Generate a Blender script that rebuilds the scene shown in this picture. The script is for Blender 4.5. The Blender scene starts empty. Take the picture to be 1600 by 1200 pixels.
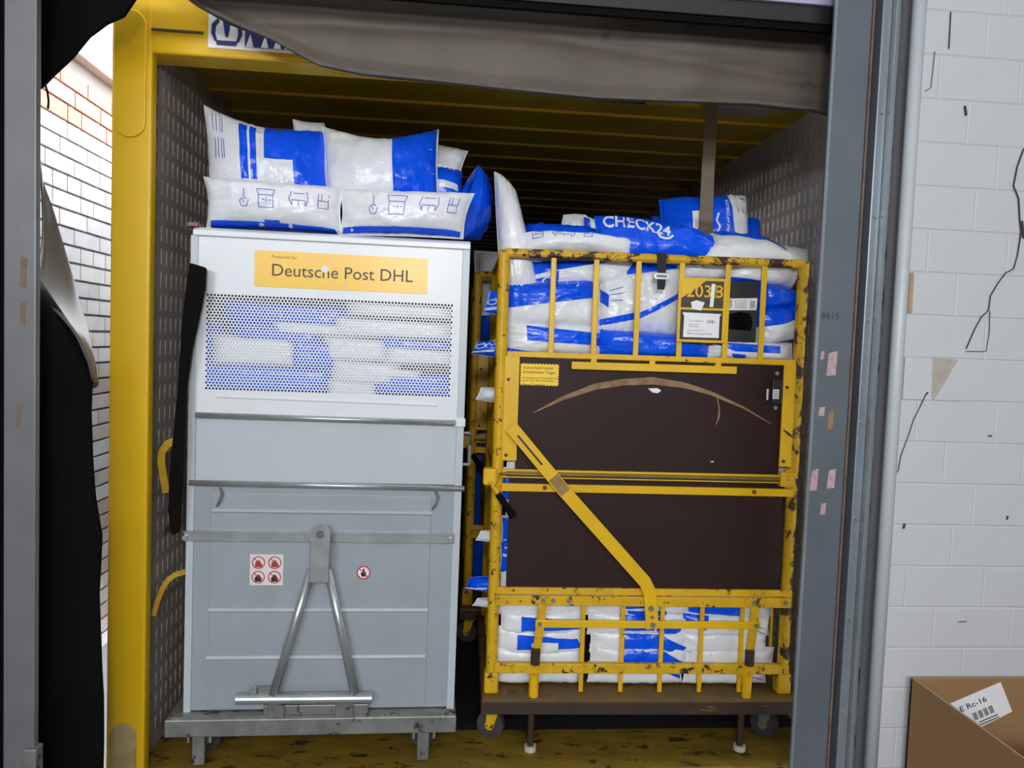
import bpy, math, random
from mathutils import Vector, Matrix, noise
random.seed(7)
SC = bpy.context.scene
COL = SC.collection
R = math.radians
V = Vector

# ------------------------------------------------------------------ camera
F, YAW, PITCH, ROLL = 1190.0, R(5.2), R(3.1), R(2.15)
CAM = V((0.0, -2.58, 1.49))
fw = V((math.sin(YAW)*math.cos(PITCH), math.cos(YAW)*math.cos(PITCH), -math.sin(PITCH)))
r0 = V((math.cos(YAW), -math.sin(YAW), 0)); u0 = r0.cross(fw)
rt = r0*math.cos(ROLL) + u0*math.sin(ROLL); up = u0*math.cos(ROLL) - r0*math.sin(ROLL)
cd = bpy.data.cameras.new('camera'); co = bpy.data.objects.new('camera', cd); COL.objects.link(co)
cd.sensor_width = 36; cd.lens = 36*F/1600; cd.clip_start = 0.02
m3 = Matrix((rt, up, -fw)).transposed(); co.matrix_world = Matrix.Translation(CAM) @ m3.to_4x4()
SC.camera = co

# ------------------------------------------------------------------ world, lamps, exposure
w = bpy.data.worlds.new('overcast_sky'); SC.world = w; w.use_nodes = True
bg = w.node_tree.nodes['Background']; bg.inputs[0].default_value = (0.90, 0.95, 1.0, 1); bg.inputs[1].default_value = 15.0
def area(name, loc, rot, sx, sy, power, col=(1, 0.98, 0.95)):
    l = bpy.data.lights.new(name, 'AREA'); l.shape = 'RECTANGLE'; l.size = sx; l.size_y = sy; l.energy = power; l.color = col
    o = bpy.data.objects.new(name, l); COL.objects.link(o); o.location = loc; o.rotation_euler = rot; return o
# hall ceiling luminaires behind the camera and the dock lamp on its arm
area('hall_ceiling_lamp', (-1.6, -3.6, 4.1), (0, 0, 0), 0.3, 3.0, 16, (.95, .98, 1))
area('hall_ceiling_lamp', (1.6, -3.6, 4.1), (0, 0, 0), 0.3, 3.0, 16, (.95, .98, 1))
area('added_flood_fill', (-2.2, -7.0, 2.9), (R(80), 0, R(-20)), 2.2, 0.8, 175, (.96, .98, 1))  # added fills without a known source, to light the truck's inner walls
area('added_flood_fill', (0.4, -7.3, 2.9), (R(80), 0, 0), 2.2, 0.8, 190, (.96, .98, 1))
area('added_flood_fill', (2.6, -7.4, 3.0), (R(78), 0, R(17)), 1.6, 0.5, 45, (.96, .98, 1))
area('dock_lamp', (-0.10, -3.35, 2.05), (R(83), 0, 0), 0.10, 0.10, 13, (1, 0.93, 0.93))
area('dock_lamp', (0.04, -3.35, 2.12), (R(83), 0, 0), 0.10, 0.10, 13, (1, 0.93, 0.93))
SC.view_settings.view_transform = 'Standard'; SC.view_settings.look = 'None'
SC.view_settings.exposure = -0.5; SC.view_settings.gamma = 1.0; SC.view_settings.use_curve_mapping = False

# ------------------------------------------------------------------ measuring helpers
def ray(px, py): return fw*F + rt*(px-800) - up*(py-600)
def onY(px, py, Y):
    d = ray(px, py); return CAM + d*((Y-CAM.y)/d.y)
def onX(px, py, X):
    d = ray(px, py); return CAM + d*((X-CAM.x)/d.x)
def frame(o, rz, ry): return Matrix.Translation(o) @ Matrix.Rotation(R(rz), 4, 'Z') @ Matrix.Rotation(R(ry), 4, 'Y')
GF = frame((-.93, .03, 0), 1.3, 0.1); YF = frame((.19, .10, 0), -1.5, -.3); WF = Matrix.Identity(4)
INV = {id(GF): GF.inverted(), id(YF): YF.inverted(), id(WF): WF}
def P(fr, px, py, y=0.0):
    iv = INV[id(fr)]; c = iv @ CAM; d = iv.to_3x3() @ ray(px, py); return c + d*((y-c.y)/d.y)

# ------------------------------------------------------------------ materials
def lin(c): return tuple(((x/255)/12.92 if x/255 <= .04045 else (((x/255)+.055)/1.055)**2.4) for x in c) + (1,)
MATS = {}
def mat(name, col, rough=.5, metal=0.0, var=.12, vscale=6, bump=0.0, bscale=60, wear=None, wear_col=(60, 38, 22), wear_scale=14, coat=0, stretch=(1, 1, 1), spec=None):
    if name in MATS: return MATS[name]
    m = bpy.data.materials.new(name); m.use_nodes = True; nt = m.node_tree; N = nt.nodes; L = nt.links
    b = N['Principled BSDF']; b.inputs['Roughness'].default_value = rough; b.inputs['Metallic'].default_value = metal
    if spec is not None: b.inputs['Specular IOR Level'].default_value = spec
    if coat: b.inputs['Coat Weight'].default_value = coat; b.inputs['Coat Roughness'].default_value = .12
    tc = N.new('ShaderNodeTexCoord'); mp = N.new('ShaderNodeMapping'); mp.inputs['Scale'].default_value = stretch
    L.new(tc.outputs['Object'], mp.inputs['Vector'])
    c = lin(col)
    n = N.new('ShaderNodeTexNoise'); n.inputs['Scale'].default_value = vscale; n.inputs['Detail'].default_value = 5; n.inputs['Roughness'].default_value = .6
    L.new(mp.outputs[0], n.inputs['Vector'])
    rp = N.new('ShaderNodeValToRGB'); rp.color_ramp.elements[0].position = .3; rp.color_ramp.elements[1].position = .7
    rp.color_ramp.elements[0].color = tuple(x*(1-var) for x in c[:3])+(1,); rp.color_ramp.elements[1].color = tuple(min(1, x*(1+var*.6)) for x in c[:3])+(1,)
    L.new(n.outputs['Fac'], rp.inputs['Fac']); out = rp.outputs[0]
    if wear is not None:
        n2 = N.new('ShaderNodeTexNoise'); n2.inputs['Scale'].default_value = wear_scale; n2.inputs['Detail'].default_value = 8; n2.inputs['Roughness'].default_value = .68
        L.new(mp.outputs[0], n2.inputs['Vector'])
        r2 = N.new('ShaderNodeValToRGB'); r2.color_ramp.elements[0].position = wear; r2.color_ramp.elements[1].position = min(1, wear+.05)
        L.new(n2.outputs['Fac'], r2.inputs['Fac'])
        mx = N.new('ShaderNodeMix'); mx.data_type = 'RGBA'; L.new(r2.outputs[0], mx.inputs[0]); L.new(out, mx.inputs[6]); mx.inputs[7].default_value = lin(wear_col)
        out = mx.outputs[2]
    L.new(out, b.inputs['Base Color'])
    if bump:
        n3 = N.new('ShaderNodeTexNoise'); n3.inputs['Scale'].default_value = bscale; n3.inputs['Detail'].default_value = 4; L.new(mp.outputs[0], n3.inputs['Vector'])
        bp = N.new('ShaderNodeBump'); bp.inputs['Strength'].default_value = bump; bp.inputs['Distance'].default_value = .01
        L.new(n3.outputs['Fac'], bp.inputs['Height']); L.new(bp.outputs[0], b.inputs['Normal'])
    MATS[name] = m; return m
YP = mat('yellow_paint_chipped', (226, 178, 8), .42, var=.18, vscale=9, wear=.60, wear_col=(52, 34, 20), wear_scale=22, bump=.05, bscale=40)
YPR = mat('yellow_paint_rusty', (216, 170, 12), .5, var=.2, vscale=9, wear=.565, wear_col=(58, 36, 22), wear_scale=30, bump=.1, bscale=40)
YPH = mat('yellow_paint_heavily_rusted', (214, 168, 12), .5, var=.2, vscale=9, wear=.50, wear_col=(56, 34, 22), wear_scale=24, bump=.15, bscale=40, stretch=(.6, 1, .6))
YPC = mat('yellow_paint_clean', (228, 181, 10), .4, var=.12, vscale=5, wear=.70, wear_col=(70, 50, 25), wear_scale=18)
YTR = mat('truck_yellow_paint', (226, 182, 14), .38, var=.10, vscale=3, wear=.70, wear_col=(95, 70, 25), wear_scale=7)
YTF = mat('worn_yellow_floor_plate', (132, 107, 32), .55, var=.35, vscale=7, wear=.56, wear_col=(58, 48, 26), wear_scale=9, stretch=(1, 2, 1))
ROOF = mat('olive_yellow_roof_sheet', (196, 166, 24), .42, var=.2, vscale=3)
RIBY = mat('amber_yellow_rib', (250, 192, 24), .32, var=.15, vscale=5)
RIBG = mat('unlit_grey_rib', (110, 108, 106), .45, var=.15)  # grey stands for the unlit ribs deep in the box
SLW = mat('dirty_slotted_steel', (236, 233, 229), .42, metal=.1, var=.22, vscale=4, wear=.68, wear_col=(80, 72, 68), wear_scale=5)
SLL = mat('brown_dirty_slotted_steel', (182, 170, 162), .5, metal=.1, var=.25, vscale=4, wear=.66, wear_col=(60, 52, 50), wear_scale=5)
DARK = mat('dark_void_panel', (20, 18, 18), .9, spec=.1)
FLOORW = mat('dark_plywood_floor', (34, 32, 32), .7, var=.3, vscale=8)
GLT = mat('pale_grey_sheet', (224, 230, 234), .33, var=.05, vscale=3, wear=.76, wear_col=(165, 170, 174), wear_scale=9)  # palest on the upper panel, greyer on middle panel and gate
GMD = mat('mid_grey_sheet', (188, 197, 203), .36, var=.06, vscale=2.5, wear=.77, wear_col=(145, 150, 152), wear_scale=10)
GGT = mat('grey_galvanised_gate', (160, 170, 177), .38, metal=.15, var=.09, vscale=5, wear=.73, wear_col=(185, 192, 196), wear_scale=12)
GALV = mat('galvanised_steel', (176, 182, 182), .32, metal=.65, var=.2, vscale=16, wear=.66, wear_col=(110, 108, 100), wear_scale=10)
GALVD = mat('scuffed_galvanised_steel', (140, 142, 138), .45, metal=.5, var=.3, vscale=12, wear=.58, wear_col=(60, 56, 50), wear_scale=14)
SHEETD = mat('galvanised_door_rail', (138, 149, 158), .4, metal=.4, var=.2, vscale=7, wear=.68, wear_col=(86, 92, 98), wear_scale=12, stretch=(1, 1, .3))
POST = mat('slate_grey_door_post', (96, 104, 111), .45, metal=.1, var=.1, vscale=5, wear=.74, wear_col=(160, 140, 140), wear_scale=6)
POSTL = mat('brushed_grey_door_post', (120, 121, 124), .42, metal=.3, var=.12, vscale=6, wear=.74, wear_col=(110, 80, 60), wear_scale=7)
TUBE = mat('pale_grey_conduit', (188, 196, 200), .4, var=.06)
RUSTL = mat('rusty_seam', (120, 98, 84), .7, var=.3, vscale=20)
WHT = mat('white_painted_block', (198, 200, 204), .6, var=.04, vscale=5, wear=.78, wear_col=(150, 150, 150), wear_scale=22, bump=.06, bscale=50)
WBASE = mat('white_wall_joint', (186, 188, 190), .8, var=.1)
PLAST = mat('bare_beige_block', (178, 170, 158), .85, var=.15, vscale=20, bump=.2)
CRACK = mat('crack_shadow_gap', (58, 55, 53), .9)
WPL = mat('white_polythene', (230, 234, 240), .27, var=.05, vscale=7, bump=.38, bscale=34)
BPL = mat('blue_polythene', (0, 86, 244), .22, var=.14, vscale=7, bump=.38, bscale=34)
INK = mat('pale_blue_ink', (92, 110, 190), .4)
INKW = mat('white_ink', (226, 230, 238), .35)
BLK = mat('black_print', (32, 32, 34), .45)
GPR = mat('grey_print', (120, 118, 122), .5)
PAPER = mat('white_paper_label', (236, 236, 238), .5, var=.03)
RED = mat('red_print', (196, 40, 44), .45)
SKINP = mat('dull_red_print', (150, 60, 58), .5)
BRN = mat('brown_phenolic_board', (50, 33, 31), .5, spec=.2, var=.10, vscale=3, wear=.79, wear_col=(90, 66, 60), wear_scale=9, stretch=(1, 1, 2))
SCR = mat('bare_scraped_wood', (150, 118, 84), .7, var=.35, vscale=30)
SIGNY = mat('sign_yellow', (244, 192, 0), .3, var=.03)
STKY = mat('bright_yellow_sticker', (248, 206, 14), .4, var=.04)
SIGNT = mat('sign_dark_lettering', (70, 62, 40), .5)
RUB = mat('black_rubber', (13, 12, 13), .75, spec=.08, var=.2, vscale=5)
RUBS = mat('daylit_black_rubber_fold', (70, 68, 70), .36, var=.15, vscale=3)  # grey base colour puts outside daylight onto the black rubber
TYRE = mat('grey_black_tyre', (62, 62, 64), .7, var=.25, vscale=20)
CURT = mat('grey_brown_tarpaulin', (96, 87, 77), .6, var=.18, vscale=3.5, wear=.66, wear_col=(70, 66, 62), wear_scale=6, bump=.12, bscale=14)
BEAM = mat('black_green_beam', (26, 29, 28), .5, var=.25, vscale=10)
SLIT = mat('lilac_lit_door_edge', (178, 172, 200), .4)
WEB = mat('grey_brown_webbing', (122, 112, 96), .8, var=.14, vscale=30, bump=.3, bscale=200)
WEBK = mat('black_webbing', (28, 28, 29), .75, var=.2, vscale=30)
CARD = mat('brown_cardboard', (150, 116, 78), .8, var=.08, vscale=8, stretch=(1, 1, 6))
CARDD = mat('brown_cardboard_edge', (176, 142, 102), .85, var=.15, vscale=60)
DECK = mat('rusty_brown_deck_steel', (60, 44, 32), .55, var=.3, vscale=10, wear=.62, wear_col=(150, 112, 28), wear_scale=9, stretch=(.5, 1, 2))
DECKT = mat('worn_ochre_deck_board', (112, 88, 42), .6, var=.3, vscale=9, wear=.6, wear_col=(66, 50, 34), wear_scale=12)
ASPH = mat('dock_yard_asphalt', (86, 86, 88), .9, var=.2, vscale=20)
CONC = mat('hall_concrete_floor', (120, 120, 118), .7, var=.15, vscale=3)
HALLW = mat('hall_white_wall', (196, 198, 200), .8, var=.05)
NAVY = mat('navy_blue_print', (30, 40, 110), .5)
FASC = mat('cream_eave_board', (226, 214, 206), .7, var=.05)

# ------------------------------------------------------------------ mesh helpers
class MB:
    def __init__(s): s.v = []; s.f = []
    def add(s, vs, fs):
        k = len(s.v); s.v += [tuple(p) for p in vs]; s.f += [tuple(i+k for i in f) for f in fs]; return s
    def box(s, x0, x1, y0, y1, z0, z1):
        return s.add([(x0,y0,z0),(x1,y0,z0),(x1,y1,z0),(x0,y1,z0),(x0,y0,z1),(x1,y0,z1),(x1,y1,z1),(x0,y1,z1)],
                     [(0,3,2,1),(4,5,6,7),(0,1,5,4),(1,2,6,5),(2,3,7,6),(3,0,4,7)])
    def tube(s, p, q, r, n=10, r2=None):
        p, q = V(p), V(q); d = (q-p).normalized(); a = d.orthogonal().normalized(); b = d.cross(a); r2 = r if r2 is None else r2
        vs = [p+(a*math.cos(2*math.pi*i/n)+b*math.sin(2*math.pi*i/n))*r for i in range(n)]+[q+(a*math.cos(2*math.pi*i/n)+b*math.sin(2*math.pi*i/n))*r2 for i in range(n)]
        return s.add(vs, [(i,(i+1)%n,n+(i+1)%n,n+i) for i in range(n)]+[tuple(range(n))[::-1], tuple(range(n,2*n))])
    def prism(s, poly, d):          # poly: 3D points, extruded by vector d
        n = len(poly); d = V(d)
        return s.add([V(p) for p in poly]+[V(p)+d for p in poly], [tuple(range(n))[::-1], tuple(range(n,2*n))]+[(i,(i+1)%n,n+(i+1)%n,n+i) for i in range(n)])
    def strip(s, pts, wd, y, th, closed=False):      # flat bar along a polyline of (x,z), width wd (number or list), thickness th from y
        n = len(pts); L = []; Rr = []
        for i, p in enumerate(pts):
            a = V(pts[max(i-1,0)]); b = V(pts[min(i+1,n-1)]); t = (b-a).normalized(); nn = V((-t.y, t.x)); h = (wd[i] if isinstance(wd, (list, tuple)) else wd)/2
            L.append(V(p)+nn*h); Rr.append(V(p)-nn*h)
        for i in range(n-1):
            q = [L[i], Rr[i], Rr[i+1], L[i+1]]
            s.prism([(c.x, y, c.y) for c in q], (0, th, 0))
        return s
    def quadgrid(s, f, nu, nv):
        vs = [f(i/nu, j/nv) for j in range(nv+1) for i in range(nu+1)]
        return s.add(vs, [(j*(nu+1)+i, j*(nu+1)+i+1, (j+1)*(nu+1)+i+1, (j+1)*(nu+1)+i) for j in range(nv) for i in range(nu)])
    def build(s, name, m, parent=None, bevel=0, smooth=False, solid=0, origin=None):
        me = bpy.data.meshes.new(name); vs = s.v
        if origin is not None: o_ = V(origin); vs = [tuple(V(p)-o_) for p in s.v]
        me.from_pydata(vs, [], s.f); me.update()
        for mm in (m if isinstance(m, (list, tuple)) else [m]): me.materials.append(mm)
        if smooth: me.polygons.foreach_set('use_smooth', [True]*len(me.polygons))
        o = bpy.data.objects.new(name, me); COL.objects.link(o)
        if origin is not None: o.location = origin
        if parent is not None: o.parent = parent
        if solid:
            md = o.modifiers.new('thickness', 'SOLIDIFY'); md.thickness = solid; md.offset = 0
        if bevel:
            md = o.modifiers.new('edge', 'BEVEL'); md.width = bevel; md.segments = 2; md.limit_method = 'ANGLE'
        return o
def B(*a): return MB().box(*a)
def tag(o, label=None, cat=None, group=None, kind=None):
    for k, v in (('label', label), ('category', cat), ('group', group), ('kind', kind)):
        if v: o[k] = v
    return o
def empty(name, mw=None, loc=(0,0,0)):
    o = bpy.data.objects.new(name, None); COL.objects.link(o); o.empty_display_size = .1
    if mw is not None: o.matrix_world = mw
    else: o.location = loc
    return o
_dg = None
TXT = {}
def text2d(body, size=1.0, bold=0.0, align='LEFT'):
    k = (body, bold, align)
    if k not in TXT:
        c = bpy.data.curves.new('t', 'FONT'); c.body = body; c.size = 1; c.offset = bold; c.align_x = align; c.resolution_u = 3
        o = bpy.data.objects.new('t', c); COL.objects.link(o); bpy.context.view_layer.update()
        me = o.to_mesh(); TXT[k] = ([tuple(v.co[:2]) for v in me.vertices], [tuple(p.vertices) for p in me.polygons])
        o.to_mesh_clear(); bpy.data.objects.remove(o); bpy.data.curves.remove(c)
    vs, fs = TXT[k]; return [(x*size, y*size) for x, y in vs], fs
def lettering(name, items, m, parent, y, th=.0):
    # flat print
    mb = MB()
    for body, x, z, size, rot, bold in items:
        vs, fs = text2d(body, size, bold); c, s_ = math.cos(R(rot)), math.sin(R(rot))
        mb.add([(x+a*c-b*s_, y, z+a*s_+b*c) for a, b in vs], fs)
    return tag(mb.build(name, m, parent), kind='stuff')

# ------------------------------------------------------------------ the hall and dock opening (setting)
WY = -.475
tag(B(-7, 9, -10, -.02, -.25, -.02).build('floor', CONC), kind='structure', label='grey concrete floor of the loading hall')
tag(B(-7, 9, -10, -.12, 4.2, 4.4).build('ceiling', HALLW), kind='structure', label='white hall ceiling above the dock')
tag(B(-7, 9, -10.2, -10, -.02, 4.2).build('wall_back', HALLW), kind='structure', label='white hall wall behind the camera')
tag(B(-7.2, -7, -10, -.12, -.02, 4.2).build('wall_side', HALLW), kind='structure', label='white hall side wall')
tag(B(9, 9.2, -10, -.12, -.02, 4.2).build('wall_far_side', HALLW), kind='structure', label='white hall side wall')
tag(B(-7, -1.50, WY, -.12, -.02, 4.2).build('wall_left', HALLW), kind='structure', label='white wall left of the dock opening')
tag(B(-1.50, 1.335, WY, -.12, 2.62, 4.2).build('wall_top', HALLW), kind='structure', label='white wall above the dock opening')
wr = tag(B(1.325, 9, WY, -.12, -.02, 4.2).build('wall_right', WBASE), kind='structure', label='white painted block wall right of the dock door with a long crack')
# blocks: courses .1232 high, laid in running bond, 4 mm proud of the joints
CO = .1232; z00 = 2.478 - 20*CO
def block_mesh(wd, hh):
    mb = MB(); b = .003
    mb.add([(0,0,0),(wd,0,0),(wd,0,hh),(0,0,hh),(b,-.002,b),(wd-b,-.002,b),(wd-b,-.002,hh-b),(b,-.002,hh-b)],
           [(0,1,5,4),(1,2,6,5),(2,3,7,6),(3,0,4,7),(4,5,6,7)])
    me = bpy.data.meshes.new('brick'); me.from_pydata(mb.v, [], mb.f); me.materials.append(WHT); return me
BM = {}
for k in range(-1, 26):
    z = z00 + k*CO
    if z < -.02 or z > 3.1: continue
    off = (0.0, .10, .195, .06)[k % 4]; x = 1.332; first = True
    while x < 2.75:
        wd = (.246 - off if first and off > .0 else .246); first = False
        if z > 1.45 and z < 1.55 - CO + .02: pass
        key = round(wd, 3)
        if key not in BM: BM[key] = block_mesh(wd-.0012, CO-.0016)
        if abs(z - 1.393) < .03 and x < 1.46 < x+wd:      # the block with its corner knocked out
            hx0, hx1 = 1.416, 1.492
            mb = MB()
            poly1 = [(x, z), (1.42, z), (hx0, z+CO-.004), (x, z+CO-.0025)]
            poly2 = [(1.428, z), (x+wd-.0025, z), (x+wd-.0025, z+CO-.0025), (hx1+.003, z+CO-.0025), (hx1-.012, z+CO-.03), (1.455, z+.045), (1.44, z+.02)]
            for po in (poly1, poly2): mb.prism([(a, WY-.006, c) for a, c in po], (0, .006, 0))
            mb.build('brick', WHT, wr)
            MB().prism([(hx0-.002, WY-.0012, z+CO-.002), (1.42, WY-.0012, z+.002), (1.43, WY-.0012, z), (1.46, WY-.0012, z+.045), (hx1+.004, WY-.0012, z+CO-.002)], (0, .001, 0)).build('bare_patch', PLAST, wr)
        else:
            o = bpy.data.objects.new('brick', BM[key]); COL.objects.link(o); o.parent = wr; o.location = (x, WY, z)
        x += wd
def wall_line(pts, wd, name='crack'):
    q = [onY(px, py, WY-.0075) for px, py in pts]
    MB().strip([(c.x, c.z) for c in q], wd, WY-.0075, .0012).build(name, CRACK, wr)
wall_line([(1600,232),(1590,260),(1584,290),(1592,310),(1594,345),(1596,362),(1590,400),(1584,420),(1572,426),(1560,442),(1548,462),(1545,485),(1534,495),(1523,515),(1510,545)], [.004]*6+[.003]*9)
wall_line([(1547,486),(1546,520),(1541,549),(1510,549)], .0018)
wall_line([(1450,613),(1446,618),(1436,640),(1428,655),(1420,680),(1408,712),(1404,735),(1396,744),(1384,746)], [.006,.003]+[.002]*6+[.004])
wall_line([(1486,18),(1483,76)], .003)
wall_line([(1461,80),(1455,136),(1446,142)], .0016)
wall_line([(1597,345),(1600,372)], .007)
for pts, wd in (([(1508,165),(1510,180)], .006), ([(1414,818),(1412,826)], .006), ([(1575,806),(1574,812)], .004), ([(1498,972),(1511,971)], .002), ([(1545,681),(1550,681)], .004)):
    wall_line(pts, wd, 'scuff')
MB().strip([(1.335, 1.735), (1.336, 1.62)], .012, WY-.0085, .001).build('bare_patch', mat('torn_tape_brown', (176, 148, 120), .8), wr)

# steel door posts, door rail and conduit at the edges of the opening
t = tag(empty('trim_1', loc=(1.13, -.4, -.02)), kind='structure', label='slate grey steel door post on the right of the opening')
def T(mb, name, m, par, **k):
    o = mb.build(name, m, par, **k); o.location = -par.location; return o
T(B(1.080, 1.186, -.45, -.425, -.02, 2.62), 'post', POST, t, bevel=.003)
T(B(1.073, 1.081, -.452, -.445, -.02, 2.62), 'edge_lip', SHEETD, t)
T(B(1.186, 1.191, -.455, -.26, -.02, 2.62), 'seam', RUSTL, t)
PNK = mat('pink_sticker_residue', (188, 160, 164), .7, var=.3, vscale=60)
for px, py, ww, hh in ((1300,568,16,42),(1285,555,6,14),(1284,643,10,16),(1298,655,9,34),(1272,750,12,38),(1299,748,13,34),(1286,795,9,20)):
    c = onY(px, py, -.4508); T(MB().prism([(c.x-ww*.00095, -.4508, c.z-hh*.00088), (c.x+ww*.0008, -.4508, c.z-hh*.0008), (c.x+ww*.00095, -.4508, c.z+hh*.0009), (c.x-ww*.0007, -.4508, c.z+hh*.0007)], (0,.0005,0)), 'sticker_residue', PNK if px != 1298 else SCR, t)
c = onY(1283, 498, -.4508); o = lettering('lettering', [('8615', c.x, c.z, .028, 0, 0)], mat('pencil_mark', (52, 58, 62), .6), t, -.4506); o.location = -t.location
t = tag(empty('trim_2', loc=(1.26, -.4, -.02)), kind='structure', label='galvanised door rail with bolts between post and block wall')
T(B(1.214, 1.325, -.36, -.25, -.02, 3.0), 'rail_back', SHEETD, t)
T(B(1.216, 1.245, -.452, -.36, -.02, 3.0), 'rail_flange', SHEETD, t, bevel=.003)
T(B(1.245, 1.250, -.470, -.36, -.02, 3.0), 'rail_rib', GALV, t)
T(B(1.250, 1.272, -.446, -.36, -.02, 3.0), 'rail_flange', SHEETD, t)
T(B(1.272, 1.292, -.420, -.36, -.02, 3.0), 'rail_groove', mat('scuffed_dark_rail_groove', (112, 122, 130), .5, metal=.3, var=.3, vscale=20, wear=.55, wear_col=(44, 46, 50), wear_scale=30, stretch=(1,1,.4)), t)
T(MB().tube((1.308, -.478, -.02), (1.308, -.478, 3.0), .019, 14), 'conduit', TUBE, t, smooth=True)
for py in (175, 338, 500, 660, 810, 968, 1115):
    c = onY(1383-(py-175)*.0625, py, -.455); T(MB().tube((1.231, -.452, c.z), (1.231, -.458, c.z), .007, 8), 'bolt', GALV, t)
T(B(1.191, 1.216, -.30, -.25, -.02, 3.0), 'shadow_gap', RUB, t)
t = tag(empty('trim_3', loc=(-1.12, -.4, -.02)), kind='structure', label='brushed grey steel door post on the left of the opening')
T(B(-1.158, -1.078, -.455, -.43, -.02, 2.62), 'post', POSTL, t, bevel=.003)
T(B(-1.18, -1.157, -.452, -.40, -.02, 2.62), 'shadow_gap', RUB, t)
T(B(-1.52, -1.166, -.485, -.465, -.02, 2.64), 'post', POSTL, t, bevel=.004)
T(B(-1.10, -1.066, -.47, -.43, -.02, .34), 'foot_block', GALVD, t, bevel=.003)
for (px, py, ww, hh) in ((36,425,12,46),(28,650,8,32),(35,490,10,36)):
    c = onY(px, py, -.456); T(MB().prism([(c.x-ww*.0008, -.4558, c.z-hh*.0008), (c.x+ww*.0006, -.4558, c.z-hh*.0009), (c.x+ww*.0008, -.4558, c.z+hh*.0008), (c.x-ww*.0004, -.4558, c.z+hh*.0009)], (0,.0005,0)), 'rust_scrape', RUSTL, t)
# lintel beam and door leaf edge above
t = tag(empty('trim_4', loc=(0, -.35, 2.5)), kind='structure', label='black steel lintel beam over the dock opening')
def Q(px, py, Y): return onY(px, py, Y)
a, b = Q(560, -4, -.35), Q(1312, 46, -.35)
T(B(-1.08, 1.19, -.36, -.335, 2.466, 2.515), 'beam', BEAM, t, bevel=.003)
T(B(-1.08, 1.19, -.35, -.335, 2.447, 2.466), 'beam_lip', RUB, t)
T(B(.45, 1.19, -.37, -.34, 2.516, 2.60), 'door_leaf_edge', SLIT, t, bevel=.002)  # lilac colour stands for light caught on the edge above the beam

# ------------------------------------------------------------------ outside: yard, neighbouring brick wall
tag(B(-9, 9, -.12, 20, -1.4, -1.2).build('yard_ground', ASPH), kind='structure', label='asphalt yard outside the dock')
BX = -1.66
bw = tag(B(BX-.3, BX, -.1, 9, -1.2, 2.66).build('wall_outside', mat('grey_mortar', (150, 146, 146), .9, var=.1)), kind='structure', label='white painted brick wall outside beside the truck')
bcol = {}
def bmat(i):
    base = [(212, 210, 210), (204, 202, 204), (220, 216, 214), (196, 184, 178), (186, 166, 156), (204, 138, 118), (212, 152, 132)][i]
    return mat('outside_brick_%d' % i, base, .75, var=.1, vscale=14, bump=.15, bscale=60)
BME = []
for i in range(7):
    for L_ in (.24, .115):
        me = bpy.data.meshes.new('brick'); x1 = .012
        mb = B(0, x1, 0, L_, 0, .064); me.from_pydata(mb.v, [], mb.f); me.materials.append(bmat(i)); BME.append(me)
zr = -.10; row = 0; nb = 0
rnd = random.Random(3)
while zr < 2.58:
    y = .05 - (.0, .125, .06, .19)[row % 4]
    while y < 1.75:
        L_ = 1 if rnd.random() < .18 else 0
        if nb < 296 and onlyvis if False else True:
            kind_i = rnd.choice([5, 6]) if zr > 2.36 else (rnd.choice([3, 4, 1]) if zr < 1.3 else rnd.choice([0, 1, 2]))
            pr = V((BX, y, zr)) - CAM; xi = 800 + F*pr.dot(rt)/pr.dot(fw)
            if -20 < xi < 215 and nb < 420:
                o = bpy.data.objects.new('brick', BME[kind_i*2+L_]); COL.objects.link(o); o.parent = bw; o.location = (BX, y, zr); nb += 1
        y += (.115 if L_ else .24) + .011
    zr += .075; row += 1
tag(B(BX-.3, BX, -.1, 9, 2.74, 3.8).build('wall_outside_upper', mat('beige_render', (176, 152, 144), .85, var=.06)), kind='structure', label='beige rendered wall above the outside bricks')
tag(B(BX-.3, BX+.06, -.1, 9, 2.66, 2.74).build('trim_5', FASC), kind='structure', label='cream coping board on top of the outside brick wall')

# ------------------------------------------------------------------ truck container
LX, RX, RZ = -.987, 1.462, 2.48
tk = tag(empty('truck_container', loc=(.2375, 0, 0)), 'yellow truck box with slotted steel inner walls, open at the dock', 'truck')
def K(mb, name, m, par=tk, **k):
    o = mb.build(name, m, par, **k)
    if par is tk: o.location = -tk.location
    return o
pl = K(B(-1.082, -.958, 0, .05, -.10, 2.62), 'rear_post', YTR, bevel=.008)
K(B(-1.082, -1.045, .05, .30, -.10, 2.62), 'post_return', YTR)
def stadium(x0, x1, z0, z1, y, th):
    r = (x1-x0)/2; cx = (x0+x1)/2
    return MB().prism([(cx-r*math.cos(math.pi*i/12), y, z1-r+r*math.sin(math.pi*i/12)) for i in range(13)]+[(cx+r*math.cos(math.pi*i/12), y, z0+r-r*math.sin(math.pi*i/12)) for i in range(13)], (0, th, 0))
K(stadium(-1.072, -.974, 2.10, 2.50, -.008, .008), 'hinge_plate', YTR, bevel=.003)
K(stadium(-1.066, -.982, -.10, .175, -.008, .008), 'hinge_plate', mat('worn_bare_hinge_plate', (172, 150, 104), .55, var=.25, vscale=14), bevel=.003)
K(B(1.433, 1.557, 0, .05, -.10, 2.62), 'rear_post', YTR, bevel=.008)
hd = K(B(-1.082, 1.557, .002, .12, 2.372, 2.66), 'header', YTR, bevel=.006)
K(B(-.96, -.80, -.004, .002, 2.44, 2.447), 'header_seam', mat('dark_seam', (70, 56, 20), .6))
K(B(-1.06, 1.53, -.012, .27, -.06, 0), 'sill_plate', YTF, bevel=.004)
K(B(-.96, 1.44, -.02, -.012, -.14, -.03), 'sill_face', mat('black_sill_rubber', (24, 22, 20), .7))
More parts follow.
